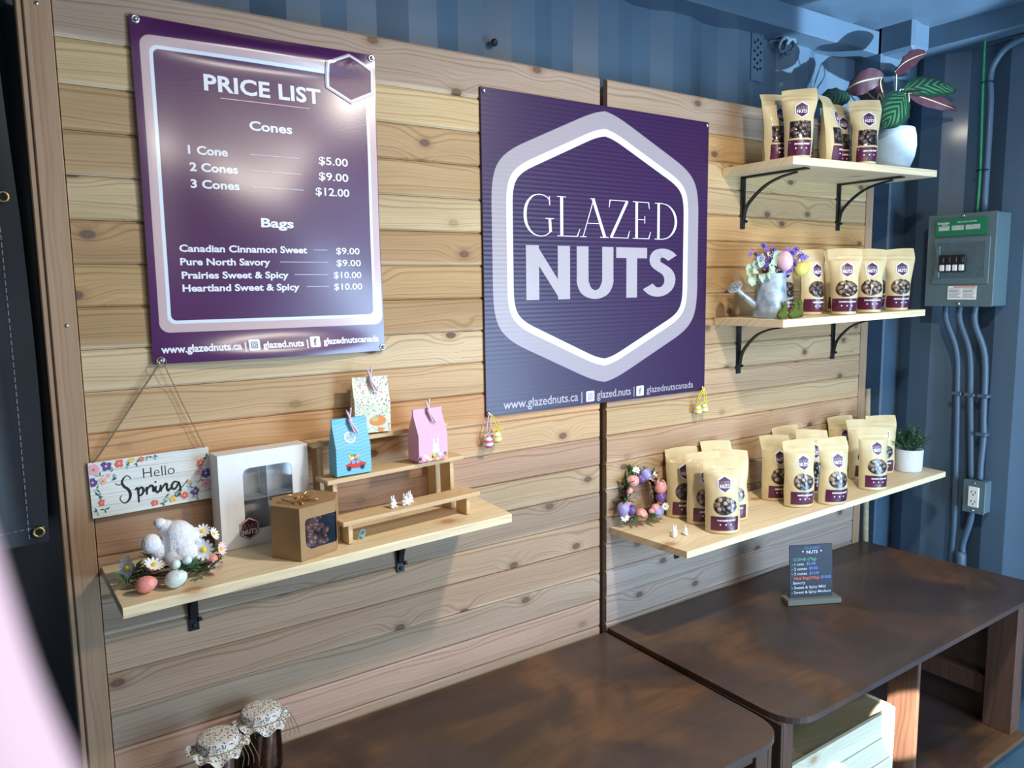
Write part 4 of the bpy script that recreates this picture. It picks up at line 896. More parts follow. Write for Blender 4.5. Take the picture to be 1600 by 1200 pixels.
for i in range(60):
    t = R.random(); a = lerp2(ins(hexp[1], .82), ins(hexp[2], .80), R.random()) if i < 38 else lerp2(ins(hexp[2], .8), ins(hexp[4], .7), R.random()); k = R.uniform(0, .5) if i > 10 else 0
    px_, py_ = lerp2(a, (.465, -.145), k); nu.merge(ell((px_, py_, R.uniform(.010, .062)), (R.uniform(.006, .010), R.uniform(.005, .007), R.uniform(.005, .006)), 8, 6, Matrix.Rotation(R.uniform(0, 3), 4, Vector((R.random(), R.random(), R.random())).normalized())))
o = part('glazed_nuts', nu, M['nut'], None, smooth=True, loc=(0, 0, .9200)); tag(o, 'heap of dark glazed nuts behind the kraft box window', 'nuts'); o['kind'] = 'stuff'

# ------------------------------------------------------------------ bunny nest decoration
def petals(g, c, r, n, nrm, mi, wd=.32, cup=.15):
    q = Vector(nrm).normalized().to_track_quat('Z', 'Y').to_matrix().to_4x4(); base = T(*c) @ q
    for i in range(n):
        X = base @ Rz(2*math.pi*i/n); v = [(.12*r, 0, 0), (.5*r, wd*r*.5, cup*r*.3), (.85*r, wd*r*.42, cup*r*.7), (r, 0, cup*r), (.85*r, -wd*r*.42, cup*r*.7), (.5*r, -wd*r*.5, cup*r*.3)]
        g.merge(Geo().add(v, [(0, 1, 5), (1, 2, 4, 5), (2, 3, 4)], mi), X)
def blades(g, c, n, l, mi=0, spread=1.0, up=.6, wd=.10, d0=None):
    for i in range(n):
        a = R.uniform(0, 6.28); d = Vector((math.cos(a)*spread, math.sin(a)*spread, up+R.uniform(-.2, .4)))
        if d0: d = d+Vector(d0)
        d.normalize(); s = d.cross(Vector((0, 0, 1)));
        if s.length < .01: s = Vector((1, 0, 0))
        s.normalize(); ll = l*R.uniform(.7, 1.2); c_ = Vector(c); w_ = ll*wd
        v = [c_-s*w_*.3, c_+s*w_*.3, c_+d*ll*.5+s*w_, c_+d*ll-Vector((0, 0, ll*.15)), c_+d*ll*.5-s*w_]
        g.add(v, [(0, 1, 2, 4), (2, 3, 4)], mi)
nd = thing('easter_nest', (.235, -.135, .9185), 'spring nest with dark twigs, speckled eggs and daisies at the left shelf end', 'decoration')
tw = Geo()
for i in range(46):
    a0 = R.uniform(0, 6.28); rr = R.uniform(.035, .065); z_ = R.uniform(.003, .020); p = []
    for k in range(7): a = a0+k*.25; p.append((rr*1.25*math.cos(a)+R.uniform(-.003, .003), rr*.62*math.sin(a)+R.uniform(-.003, .003), z_+R.uniform(-.002, .004)))
    tw.merge(tube(p, .0009, 4))
o = part('twigs', tw, M['twig'], nd); o['kind'] = 'stuff'
lv = Geo()
for c_ in ((-.075, -.01, .012), (-.06, .01, .02), (-.05, -.03, .01), (.0, -.045, .02), (.02, -.04, .02), (.05, -.02, .015), (.06, .01, .02), (-.03, .02, .03), (.045, -.035, .010)): blades(lv, c_, 9, .034, 0, 1, .5, .14)
part('leaves', lv, M['leaf'], nd)
for c_, r_, mt, rx, rz in (((-.052, -.050, .0135), .0135, 'egg_pink', 1.35, 1.3), ((-.008, -.056, .0150), .0145, 'egg_white', 1.2, 1.3), ((.058, -.008, .018), .012, 'egg_pink', 1.2, .4), ((-.036, .008, .022), .010, 'egg_peach', .3, 0), ((.028, .03, .030), .010, 'egg_peach', .2, 0)):
    part('egg', egg(c_, r_, 16, Rz(rz) @ Rx(rx), asp=1.25), M[mt], nd, smooth=True)
for c_, r_ in (((-.006, -.048, .036), .0082), ((.013, -.044, .038), .0078)): part('berry', ell(c_, r_, 12, 8), M['egg_white'], nd, smooth=True)
for c_, r_, nr, pm in (((.044, -.024, .044), .0195, (-.5, -1, .3), 'petal'), ((.050, .002, .068), .0145, (-.3, -.7, .9), 'petal'), ((.067, .002, .060), .013, (.8, -.6, .5), 'petal'), ((.060, -.034, .012), .013, (-.3, -.5, .8), 'petal_pink'), ((.076, -.006, .034), .013, (.8, -.8, .3), 'petal_pink'), ((-.070, .0, .030), .021, (-1, -.5, .35), 'petal'), ((-.036, -.026, .034), .0165, (.3, -.5, 1), 'petal')):
    gd = Geo(); petals(gd, c_, r_, 12, nr, 0, cup=.3); nn = Vector(nr).normalized(); gd.merge(ell(tuple(Vector(c_)+nn*.0015), r_*.25, 8, 6, mi=1)); part('daisy' if pm == 'petal' else 'pink_blossom', gd, [M[pm], M['yellow']], nd)
bb = Geo()
for c_, r_ in (((0, 0, .040), (.033, .030, .036)), ((-.004, -.004, .060), (.025, .023, .022)), ((-.020, .0, .072), (.014, .013, .013)), ((-.030, .0, .082), (.010, .010, .008)), ((-.046, -.006, .050), (.0155, .013, .017)), ((-.034, -.004, .034), (.015, .013, .02)), ((.004, -.022, .030), (.020, .014, .018)), ((-.012, -.020, .022), (.018, .014, .016)), ((.020, .0, .030), (.018, .02, .024))): bb.merge(ell(c_, r_, 14, 10))
bn = blob('plush_rabbit', bb, M['plush'], .0014, fuzz=.0007, fscale=700, smooth_it=3, loc=(.248, -.128, .932)); tag(bn, 'fluffy white toy rabbit diving head first into the nest', 'toy rabbit')

# ------------------------------------------------------------------ wreath
wr = thing('egg_wreath', (1.430, -.034, .7585), 'small wreath of peach, purple and lilac eggs leaning on the cedar wall', 'wreath', rot=(math.radians(-7), 0, math.radians(-14))); wr.scale = (1.42, 1.2, 1.42)
rc = (0, 0, .056)
tt = Geo()
for i in range(16): tt.merge(tube([((.035+.005*math.sin(i*2+a*3))*math.cos(a), .004*math.cos(a*5+i), .056+(.037+.004*math.sin(i+a*2))*math.sin(a)) for a in [2*math.pi*k/22 for k in range(22)]], .0009, 4, closed=True))
o = part('twig_ring', tt, M['twig'], wr); o['kind'] = 'stuff'
lg = Geo()
for a in (100, 135, 150, 60, 30, 250, 290, 190): blades(lg, (.036*math.cos(math.radians(a)), -.008, .056+.037*math.sin(math.radians(a))), 12, .032, 0, .8, .2, .12, (.5*math.cos(math.radians(a)), -.3, .5*math.sin(math.radians(a))))
part('leaves', lg, M['leaf'], wr)
for a, r_, mt, k in ((78, .0115, 'egg_lilac', 1.15), (125, .0115, 'egg_peach', 1), (95, .0085, 'egg_violet', .9), (50, .0062, 'egg_peach', 1.1), (38, .0062, 'egg_peach', 1.1), (18, .0125, 'egg_peach', 1.15), (-8, .0105, 'egg_violet', 1.1), (158, .0062, 'egg_peach', .85), (198, .0062, 'egg_peach', .95), (205, .0125, 'egg_lilac', 1.35), (222, .0095, 'egg_violet', 1.0), (262, .0115, 'egg_peach', .98), (300, .0065, 'egg_peach', 1), (316, .0080, 'egg_peach', 1), (312, .0115, 'egg_lilac', 1.25)):
    ar = math.radians(a); part('egg', egg((.036*k*math.cos(ar), -.012, .056+.037*k*math.sin(ar)), r_, 14, Ry(-ar+.6), asp=1.15), M[mt], wr, smooth=True)
for c_, r_ in (((-.042, -.014, .020), .009), ((.022, -.012, .092), .010), ((.048, -.010, .030), .008), ((-.012, -.012, .105), .008)):
    gd = Geo(); petals(gd, c_, r_, 8, (-.2, -1, .2), 0, .5); gd.merge(ell((c_[0], c_[1]-.001, c_[2]), r_*.2, 8, 5, mi=1)); part('blossom', gd, [M['petal'], M['yellow']], wr)

# hanging painted eggs
def hang(x, z, mat, rib, label, dx, s=1.0, hook=None, zt=1.106):
    t = thing('hanging_egg', (x, -.020, z), label, 'ornament', 'painted eggs hung on the sign screws')
    part('egg', egg((0, 0, 0), .0118*s, 16, None, asp=1.25), M[mat], t, smooth=True)
    hk = hook or x
    part('ribbon', tube(curve([(0, 0, .015*s), (-.004, -.002, (zt-z)*.6), (hk-x-.002, .006, zt-z), (hk-x+.003, .006, zt-z-.002), (.005, -.002, (zt-z)*.6), (0, 0, .015*s)], 5), .0013, 5), M[rib], t, smooth=True)
    part('bow', tube(curve([(-.013, -.004, .016), (-.005, -.005, .020), (0, -.005, .015), (.006, -.005, .021), (.014, -.004, .017)], 4), .0014, 5), M[rib], t)
hang(.949, 1.043, 'egg_pstripe', 'rib_p', 'pink and white painted egg hanging at the sign lower left screw', 0, hook=.958); hang(.973, 1.052, 'egg_ystripe', 'rib_y', 'yellow striped egg hanging beside the pink one at the left', 0, hook=.962)
hang(1.660, 1.047, 'egg_ystripe', 'rib_y', 'yellow striped egg hanging at the sign lower right screw', 0, hook=1.688); hang(1.686, 1.050, 'egg_ystripe', 'rib_y', 'yellow and white egg partly behind the other at the right', 0, .9, hook=1.690)

# ------------------------------------------------------------------ watering can arrangement
wc = thing('watering_can', (1.825, -.130, 1.3080), 'galvanised metal watering can with a perforated rose on the middle shelf', 'watering can')
part('can_body', lathe([(.0001, 0), (.046, 0), (.047, .003), (.043, .06), (.040, .118), (.0405, .122), (.038, .122), (.037, .11), (.0001, .108)], 32, cap=False), M['galv'], wc, autos=True)
part('spout', tube([(-.032, .014, .026), (-.060, .030, .052), (-.086, .044, .076)], [.011, .0085, .0070], 12), M['galv'], wc, smooth=True)
d = Vector((-.7, .0, .6)).normalized(); q = d.to_track_quat('Z', 'Y').to_matrix().to_4x4()
part('sprinkler_rose', lathe([(.007, 0), (.010, .004), (.021, .014), (.0215, .017), (.0001, .019)], 20, cap=False).xf(T(-.086, .044, .076) @ q), M['galv'], wc, autos=True)
hol = Geo()
for a in range(8):
    for r_ in (.007, .014): hol.merge(lathe([(.0012, .0185), (.0012, .0195)], 6).xf(T(-.086, .044, .076) @ q @ T(r_*math.cos(a*.785+r_*90), r_*math.sin(a*.785+r_*90), 0)))
part('rose_holes', hol, M['blackhole'], wc)
part('handle', tube(curve([(.037, 0, .108), (.058, .002, .104), (.066, .002, .080), (.062, .002, .050), (.044, 0, .030)], 5), .0035, 8), M['galv'], wc, smooth=True)
fb = thing('flower_bunch', (1.825, -.130, 1.417), 'bunch of purple lilac and pale leaves standing in the watering can', 'flowers')
ll = Geo(); sp_ = Geo()
def spray(c, top, n, r):
    c, top = Vector(c), Vector(top); sp_.merge(tube([c, c.lerp(top, .5)+Vector((.002, 0, .003)), top], .0012, 5))
    for i in range(n):
        p = c.lerp(top, R.uniform(.45, 1.05)); k = r*(1.15-.6*(p-c).length/(top-c).length); p = p+Vector((R.uniform(-1, 1), R.uniform(-1, 1), R.uniform(-1, 1)))*k
        petals(ll, tuple(p), R.uniform(.005, .0075), 4, (R.uniform(-1, 1), -1, R.uniform(-.5, 1)), 0, .75, .3)
for t_ in ((-.060, .01, .070), (-.032, .0, .090), (.0, -.005, .082), (.040, -.02, .070), (.062, -.03, .078), (.080, -.045, .062), (.060, -.04, .045), (.074, -.03, .085), (.02, -.03, .03), (-.05, .0, .055)): spray((0, 0, .0), t_, 28, .017)
part('stems', sp_, M['leaf'], fb); part('blossoms', ll, M['lilac'], fb)
pv_ = Geo()
for c_ in ((-.062, .01, .03), (-.080, .02, .020), (-.050, -.005, .008), (-.055, .0, .048), (-.070, .015, -.002), (-.03, -.02, .040), (-.035, -.02, .015), (-.018, -.025, .055)):
    for i in range(6):
        a = R.uniform(0, 6.28); cc = Vector(c_); d1 = Vector((math.cos(a), -.4, math.sin(a))).normalized(); s1 = d1.cross(Vector((0, 1, 0))).normalized(); l_ = .022
        pv_.add([cc, cc+d1*l_*.4+s1*l_*.34, cc+d1*l_*.85+s1*l_*.25, cc+d1*l_, cc+d1*l_*.85-s1*l_*.25, cc+d1*l_*.4-s1*l_*.34], [(0, 1, 2, 3, 4, 5)])
part('pale_leaves', pv_, M['leaf_pale'], fb)
for c_, r_, mt, mtx in (((.006, -.040, .046), .0215, 'egg_palepink', Rx(.05)), ((.072, -.048, .026), .0200, 'egg_yellow', Ry(1.1))): part('egg', egg(c_, r_, 18, mtx, asp=1.3), M[mt], fb, smooth=True)
part('egg_stick', tube([(.006, -.040, .022), (.006, -.034, -.012)], .0013, 6), M['white'], fb)
# moss rabbits
def moss_rabbit(loc, rot, label, s):
    g = Geo()
    for c_, r_ in (((0, 0, .015), (.017, .013, .014)), ((-.010, 0, .010), (.011, .010, .010)), ((.009, 0, .030), (.009, .008, .011)), ((.010, 0, .040), (.009, .008, .0075)), ((-.001, .001, .044), (.006, .004, .0035)), ((.014, .001, .047), (.0045, .004, .004)), ((.012, -.002, .006), (.006, .008, .005)), ((-.019, 0, .012), (.005, .005, .005))): g.merge(ell(c_, r_, 10, 8))
    g.xf(S3(s, s, s)); o = blob('moss_rabbit', g, M['moss'], .0016, fuzz=.0009, fscale=500, loc=loc, rot=(0, 0, rot)); tag(o, label, 'figurine', 'moss covered rabbits by the watering can')
moss_rabbit((1.766, -.214, 1.3070), .1, 'green moss rabbit, left one on the middle shelf edge', .95); moss_rabbit((1.815, -.212, 1.3072), .1, 'green moss rabbit, middle one on the middle shelf edge', .95); moss_rabbit((1.862, -.196, 1.3076), .3, 'green moss rabbit, right one partly behind the middle one', 1.0)

# ------------------------------------------------------------------ potted plants
pt = thing('potted_prayer_plant', (2.335, -.165, ZU(2.335)), 'striped leaf plant in a rounded pale grey pot on the top shelf', 'potted plant')
part('pot', lathe([(.0001, 0), (.048, 0), (.057, .004), (.069, .036), (.0735, .068), (.0715, .100), (.067, .120), (.0655, .1215), (.0635, .120), (.064, .103), (.0001, .102)], 40, cap=False), M['concrete'], pt, autos=True)
g = G('prayer_leaf_top', .4); uv = g.t.nodes.new('ShaderNodeUVMap').outputs[0]; u_, v_, _ = g.xyz(uv)[0:3]
st = g.m_('SINE', g.m_('ADD', g.m_('MULTIPLY', v_, 44.0), g.m_('MULTIPLY', g.m_('ABSOLUTE', u_), -16.0))); ed = g.step(g.m_('ABSOLUTE', u_), .85, .55)
g.color(g.mix(g.m_('MULTIPLY', g.step(st, -.1, .5), ed), lin(18, 46, 32), lin(52, 96, 66))); M['leaf_striped'] = g.m
g = G('prayer_leaf_under', .5); uv = g.t.nodes.new('ShaderNodeUVMap').outputs[0]; u_, v_, _ = g.xyz(uv)[0:3]
g.color(g.mix(g.step(g.m_('ABSOLUTE', u_), .07, .04), lin(52, 20, 34), lin(150, 150, 115))); M['leaf_purple'] = g.m
def big_leaf(p0, p1, wd, nrm, droop, fold=.0, side='top'):
    a, b = Vector(p0), Vector(p1); d = b-a; L_ = d.length; d.normalize(); n_ = Vector(nrm); n_ = (n_-d*n_.dot(d)).normalized(); s_ = d.cross(n_)
    me = bpy.data.meshes.new('leaf'); V = []; F = []; UV = []
    for sd in (0, 1):
        o_ = len(V)
        for j in range(13):
            t = j/12; w_ = wd*(math.sin(math.pi*min(1, t*.97+.015))**.62)*(1-.25*t)
            c_ = a+d*L_*t+n_*(droop*math.sin(math.pi*t))
            for i in range(7):
                u = i/3-1; wave = .003*math.sin(t*25+u*2)*abs(u); V.append(c_+s_*(u*w_*.5)+n_*(-abs(u)*fold*w_+wave)-n_*(.0022*sd)); UV.append((u, t))
        for j in range(12):
            for i in range(6):
                q = (o_+j*7+i, o_+j*7+i+1, o_+(j+1)*7+i+1, o_+(j+1)*7+i); F.append(q if sd else q[::-1])
    me.from_pydata([tuple(v) for v in V], [], F); me.materials.append(M['leaf_striped']); me.materials.append(M['leaf_purple'])
    ul = me.uv_layers.new(name='UVMap')
    for p in me.polygons:
        p.use_smooth = True; p.material_index = 1 if p.index >= 72 else 0
        for li in p.loop_indices: ul.data[li].uv = UV[me.loops[li].vertex_index]
    return link('leaf', me, pt)
Q = Vector(pt.location)
def rel(x, y, z): return tuple(Vector((x, y, z))-Q)
# (petiole bend, blade base, tip, width, side facing)
leaves = [((2.345, -.17, 2.015), (2.318, -.18, 2.030), (2.520, -.16, 2.118), .072, (.0, .9, .45), .014),
          ((2.26, -.17, 1.985), (2.265, -.17, 2.008), (2.105, -.16, 1.955), .085, (.3, .9, .5), .018),
          ((2.325, -.13, 1.975), (2.330, -.12, 1.955), (2.310, -.07, 2.040), .130, (.1, .9, .3), .012),
          ((2.40, -.15, 1.99), (2.405, -.16, 1.992), (2.700, -.17, 2.030), .095, (-.2, -.95, .6), .020),
          ((2.42, -.17, 1.95), (2.415, -.17, 1.982), (2.690, -.18, 1.962), .050, (.0, .9, .7), .010),
          ((2.31, -.19, 1.93), (2.345, -.20, 1.965), (2.205, -.215, 1.850), .110, (-.1, -1, .55), .014),
          ((2.25, -.10, 1.95), (2.225, -.09, 1.975), (2.120, -.06, 1.930), .080, (-.2, -.9, .7), .014)]
for i, (mid, p0, p1, wd, nr, dr) in enumerate(leaves):
    big_leaf(rel(*p0), rel(*p1), wd, nr, dr, .10)
    part('leaf_stalk', tube(curve([rel(2.338+.006*math.cos(i), -.165+.006*math.sin(i), ZU(2.335)+.094), rel(*[(a*.45+b*.55) for a, b in zip((2.34, -.168, 1.86), mid)]), rel(*mid), rel(*p0)], 5), [.0028]*8+[.002]*8, 6), M['stem'], pt, smooth=True)
part('young_shoot', Geo().merge(tube(curve([rel(2.345, -.18, 1.838), rel(2.342, -.182, 1.87), rel(2.350, -.182, 1.905)], 4), [.004]*3+[.005]*3+[.0035, .002, .0006], 8)), M['leaf'], pt, smooth=True)

bpz = ZR(2.53)
bp2 = thing('small_bushy_plant', (2.535, -.165, bpz), 'small bushy dark green plant in a white pot at the end of the lower shelf', 'potted plant')
part('pot', lathe([(.0001, 0), (.040, 0), (.0425, .003), (.0445, .072), (.043, .075), (.041, .072), (.0001, .066)], 32, cap=False), M['white_pot'], bp2, autos=True)
fo = Geo(); stm = Geo()
for i in range(70):
    a = R.uniform(0, 6.28); el = R.uniform(.15, 1.5); rr = R.uniform(.05, .085); tip = Vector((math.cos(a)*math.cos(el)*rr*1.1, math.sin(a)*math.cos(el)*rr*1.1, .080+math.sin(el)*rr*.85))
    b0 = Vector((math.cos(a)*.01, math.sin(a)*.01, .066)); stm.merge(tube([b0, b0.lerp(tip, .6)+Vector((0, 0, .008)), tip], .0008, 4))
    for k in range(16):
        p = b0.lerp(tip, .4+.62*k/16)+Vector((0, 0, .006)); d_ = Vector((R.uniform(-1, 1), R.uniform(-1, 1), R.uniform(-.4, 1))).normalized(); s_ = d_.cross(Vector((R.random(), R.random(), R.random()))).normalized()
        l_ = R.uniform(.007, .012); fo.add([p, p+d_*l_*.5+s_*l_*.24, p+d_*l_, p+d_*l_*.5-s_*l_*.24], [(0, 1, 2, 3)])
o = part('foliage', fo, M['leaf_dk'], bp2); o['kind'] = 'stuff'; part('stems', stm, M['leaf_dk'], bp2)

# ------------------------------------------------------------------ breaker box, conduits, outlet
br = thing('breaker_box', (2.66, -.2335, 1.47), 'grey electrical breaker box with green label on the steel end wall', 'breaker box')
# local: face looks -x; y from -.107 (right) to +.107 (left)
part('enclosure', box(.004, .098, -.1065, .1065, -.150, .150, .003), M['steelgray'], br)
part('cover', box(0, .0045, -.1075, .1075, -.151, .151, .001), M['steelgray'], br)
def fyz(x0, a, b, c_, d_, xt=.0012, ch=0): return box(x0-xt, x0, a, b, c_, d_, ch)
dr_ = part('door', box(-.0045, 0, -.093, .085, -.078, .074, .0015), M['steelgray'], br)
part('door_recess', box(-.0052, -.0044, -.080, .068, -.058, .058, .0002), plain('recess_grey', lin(76, 96, 106), .5), dr_)
part('door_latch', box(-.009, -.0045, .060, .076, -.058, .050, .002), M['steelgray'], dr_)
part('green_label', box(-.0062, -.0045, -.082, .080, .080, .135, .0002), M['green_print'], br)
for a, b in ((.035, .070), (-.010, .028), (-.060, -.016)): part('label_field', box(-.0068, -.0060, a, b, .098, .113), M['label_gray'], br)
mapL = lambda y, z: (-.0072, -y, z)
part('label_lettering', flat([text('Schneider', -.074, .119, .008, .040, .02), text('Electric', -.058, .1145, .004, .018, .02), text('QO LOAD CENTER', -.010, .1215, .004, .060, .01), text('CAT NO', -.066, .101, .005, .026, .01), text('MAIN', -.024, .106, .004, .02, .01), text('RATING', -.026, .0995, .004, .028, .01)], lambda x, z: (-.0074, -x, z)), M['white_print'], br)
bb_ = part('breaker_bank', box(-.014, -.005, -.024, .060, -.036, .018, .0015), M['breaker'], br)
for i in range(4):
    yy = .0475-i*.0205
    sw = part('switch', box(-.020, -.013, yy-.0075, yy+.0075, -.034, -.014, .002), M['white'], bb_); part('switch_toggle', box(-.019, -.013, yy-.006, yy+.006, -.008, .012, .002), M['breaker'], bb_)
part('warning_label', box(-.0012, .0, -.058, .032, -.128, -.084), M['white'], br)
part('warning_strip', box(-.0018, -.001, -.056, .014, -.089, -.0855), M['red_print'], br)
part('warning_text', flat([([(-.028+c_*.044, -.094-i*.0045), (.010+c_*.044-.004*(i % 3), -.094-i*.0045), (.010+c_*.044-.004*(i % 3), -.0925-i*.0045), (-.028+c_*.044, -.0925-i*.0045)], [(0, 1, 2, 3)]) for i in range(7) for c_ in (0, 1)], lambda x, z: (-.0016, -x, z)), M['icon_print'], br)
for z_ in (.143, -.142): part('screw', ell((-.002, -.005, z_), (.003, .0055, .0055), 10, 6), M['chrome'], br, smooth=True)
def conduit(pts, label, r=.0105, grp='conduits below the breaker box'):
    o = part('conduit', tube(curve(pts, 5), r, 10), M['steel'], None, smooth=True); tag(o, label, 'conduit', grp); return o
conduit([(2.71, -.175, 1.32), (2.71, -.178, 1.27), (2.735, -.206, 1.16), (2.738, -.215, 1.0), (2.738, -.228, .60), (2.738, -.224, .42), (2.738, -.20, .20), (2.738, -.2, .02)], 'leftmost grey conduit running down from the breaker box')
conduit([(2.71, -.220, 1.32), (2.71, -.222, 1.27), (2.735, -.248, 1.16), (2.738, -.258, 1.0), (2.738, -.268, .85), (2.738, -.276, .735)], 'middle grey conduit from the breaker box to the outlet')
conduit([(2.71, -.268, 1.32), (2.71, -.270, 1.26), (2.735, -.296, 1.15), (2.738, -.302, .95), (2.738, -.306, .88), (2.738, -.303, .80), (2.738, -.303, .735)], 'rightmost grey conduit from the breaker box to the outlet')
conduit([(2.738, -.284, .632), (2.738, -.280, .58), (2.738, -.262, .50), (2.738, -.262, .47)], 'short grey conduit below the power outlet', grp=None)
conduit([(2.738, -.264, 1.62), (2.738, -.264, 1.95), (2.738, -.258, 2.05), (2.738, -.272, 2.10), (2.738, -.315, 2.14), (2.738, -.42, 2.158), (2.738, -.60, 2.160)], 'curved grey conduit rising above the breaker box', grp=None)
for i, (y_, z_) in enumerate(((-.215, 1.02), (-.258, 1.02), (-.300, 1.02), (-.302, .89))):
    o = part('conduit_strap', box(2.722, 2.75, y_-.018, y_+.018, z_-.006, z_+.006, .003), M['steel']); tag(o, ('strap on the leftmost conduit', 'strap on the middle conduit', 'upper strap on the rightmost conduit', 'lower strap on the rightmost conduit')[i]+' below the box', 'strap', 'conduit straps')
o = part('conduit_fitting', Geo().merge(lathe([(.014, 0), (.018, .01), (.018, .06), (.014, .075)], 12)), M['steel'], None, smooth=True, loc=(2.735, -.258, .395)); tag(o, 'bulky grey conduit fitting just above the table', 'fitting')
o = part('ground_wire', tube(curve([(2.722, -.242, 2.19), (2.722, -.244, 2.05), (2.722, -.248, 1.90), (2.722, -.252, 1.75), (2.722, -.250, 1.625)], 5), .0045, 8), M['greenwire'], None, smooth=True); tag(o, 'green ground wire running up beside the conduit to the ceiling rail', 'wire')
o = part('wire_clamp', lathe([(.007, 0), (.007, .02), (.004, .026)], 10), M['chrome'], None, smooth=True, loc=(2.722, -.242, 2.188)); tag(o, 'metal clamp at the top of the green wire', 'clamp')
for z_ in (2.035, 1.76): o = part('cable_tie', tube([(2.725+.016*math.cos(a), -.256+.018*math.sin(a), z_) for a in [2*math.pi*i/14 for i in range(14)]], .0018, 5, closed=True), M['black']); tag(o, '%s black cable tie holding the green wire' % ('upper' if z_ > 2 else 'lower'), 'cable tie')
ou = thing('power_outlet', (2.71, -.2995, .678), 'metal box with white double power outlet on the end wall', 'outlet')
part('box', box(.003, .048, -.034, .034, -.055, .055, .004), M['steelgray'], ou); part('cover_plate', box(0, .003, -.035, .035, -.056, .056, .001), M['steelgray'], ou)
rc_ = part('receptacle', box(-.004, 0, -.0175, .0175, -.035, .035, .002), M['white'], ou)
for z_ in (.016, -.016):
    for y_ in (-.006, .006): part('slot', box(-.0046, -.0038, y_-.0012, y_+.0012, z_-.003, z_+.005), M['blackhole'], rc_)
    part('slot', box(-.0046, -.0038, -.0022, .0022, z_-.010, z_-.006), M['blackhole'], rc_)
for z_ in (.047, -.047): part('screw', ell((-.001, 0, z_), (.002, .004, .004), 8, 5), M['chrome'], ou, smooth=True)
o = part('wooden_stake', tube([(2.622, .045, 1.02), (2.648, .03, .02)], .012, 10), M['dowel'], None, smooth=True); tag(o, 'pale round wooden pole leaning behind the right panel', 'pole')

# ------------------------------------------------------------------ tables
def rpoly(pts, rad):
    out = []; n = len(pts)
    for i in range(n):
        p = Vector(pts[i]); r = rad[i]
        if r <= 0: out.append(tuple(p)); continue
        a = (Vector(pts[i-1])-p).normalized(); b = (Vector(pts[(i+1) % n])-p).normalized()
        for k in range(9):
            t = k/8; out.append(tuple((p+a*r)*(1-t)**2+p*2*t*(1-t)+(p+b*r)*t*t))
    return out
tr = thing('stained_table', (0, 0, 0), 'dark brown stained plywood table on the right with a small chalkboard on it', 'table')
top = rpoly([(1.331, -.007), (1.336, -.592), (2.60, -.585), (2.545, -.008)], [0, .085, .03, 0])
part('tabletop', prism(top, .466, .480), M['stain'], tr)
part('edge_band', prism([(x, y) for x, y in top], .4795, .4797), M['stain'], tr) if False else None
Bx = lambda n_, *a, mat='stain_leg', c_=.002: part(n_, box(*a, c_), M[mat], tr)
Bx('leg', 2.452, 2.492, -.560, -.478, .040, .4655); Bx('leg', 2.452, 2.492, -.11, -.03, .040, .4655)
Bx('leg', 1.892, 1.905, -.560, -.480, .040, .4655); Bx('leg', 1.892, 1.930, -.11, -.03, .040, .4655)
Bx('leg', 1.340, 1.378, -.560, -.480, .040, .4655); Bx('leg', 1.340, 1.378, -.11, -.03, .040, .4655)
Bx('side_panel', 2.492, 2.506, -.56, -.03, .040, .4655, mat='stain'); Bx('side_rail', 2.462, 2.4915, -.478, -.11, .13, .19); Bx('side_rail', 2.462, 2.4915, -.478, -.11, .40, .465)
Bx('side_panel', 1.3335, 1.3395, -.560, -.03, .040, .4655, mat='stain', c_=.0005)
Bx('middle_rail', 1.900, 1.925, -.480, -.11, .40, .465)
part('lower_shelf', prism(rpoly([(1.345, -.02), (1.345, -.590), (2.50, -.585), (2.50, -.02)], [0, 0, .02, 0]), .026, .040), M['stain'], tr)
for xs in (1.40, 1.92, 2.44): Bx('foot', xs-.04, xs+.04, -.55, -.05, 0, .026)
tl = thing('stained_table', (0, 0, 0), 'dark brown stained plywood table on the left with the fabric topped jars', 'table')
top = rpoly([(.16, -.007), (.16, -.590), (1.318, -.590), (1.3235, -.007)], [0, .085, .085, 0])
part('tabletop', prism(top, .456, .470), M['stain'], tl)
for xs in (.20, 1.262): 
    for y0 in (-.552, -.11): part('leg', box(xs, xs+.040, y0, y0+.08, .040, .4555, .002), M['stain_leg'], tl)
part('side_panel', box(1.302, 1.314, -.552, -.03, .040, .4555, .001), M['stain_leg'], tl)
part('front_rail', box(.24, 1.262, -.545, -.525, .40, .4555, .001), M['stain_leg'], tl)
part('lower_shelf', prism([(.17, -.02), (.17, -.585), (1.317, -.585), (1.317, -.02)], .026, .040), M['stain'], tl)
for xs in (.24, .76, 1.26): part('foot', box(xs-.04, xs+.04, -.55, -.05, 0, .026, .002), M['stain_leg'], tl)
# crate
cr = thing('pine_crate', (1.395, -.520, .0408), 'pale slatted pine crate standing on the lower shelf under the right table', 'crate')
cw, cd, chh = .470, .36, .272
for k in range(4): part('slat', box(0, cw, 0, .011, .004+k*.0675, .004+k*.0675+.0635, .0015), M['crate'], cr)
for k in range(4): part('slat', box(0, cw, cd-.011, cd, .004+k*.0675, .004+k*.0675+.0635, .0015), M['crate'], cr)
for xs in (0, cw-.014): part('end_board', box(xs, xs+.014, .0115, cd-.0115, .004, chh+.001, .0015), M['crate'], cr)
for k in range(5): part('bottom_slat', box(.0145, cw-.0145, .013+k*.067, .013+k*.067+.062, .004, .012, .001), M['crate'], cr)
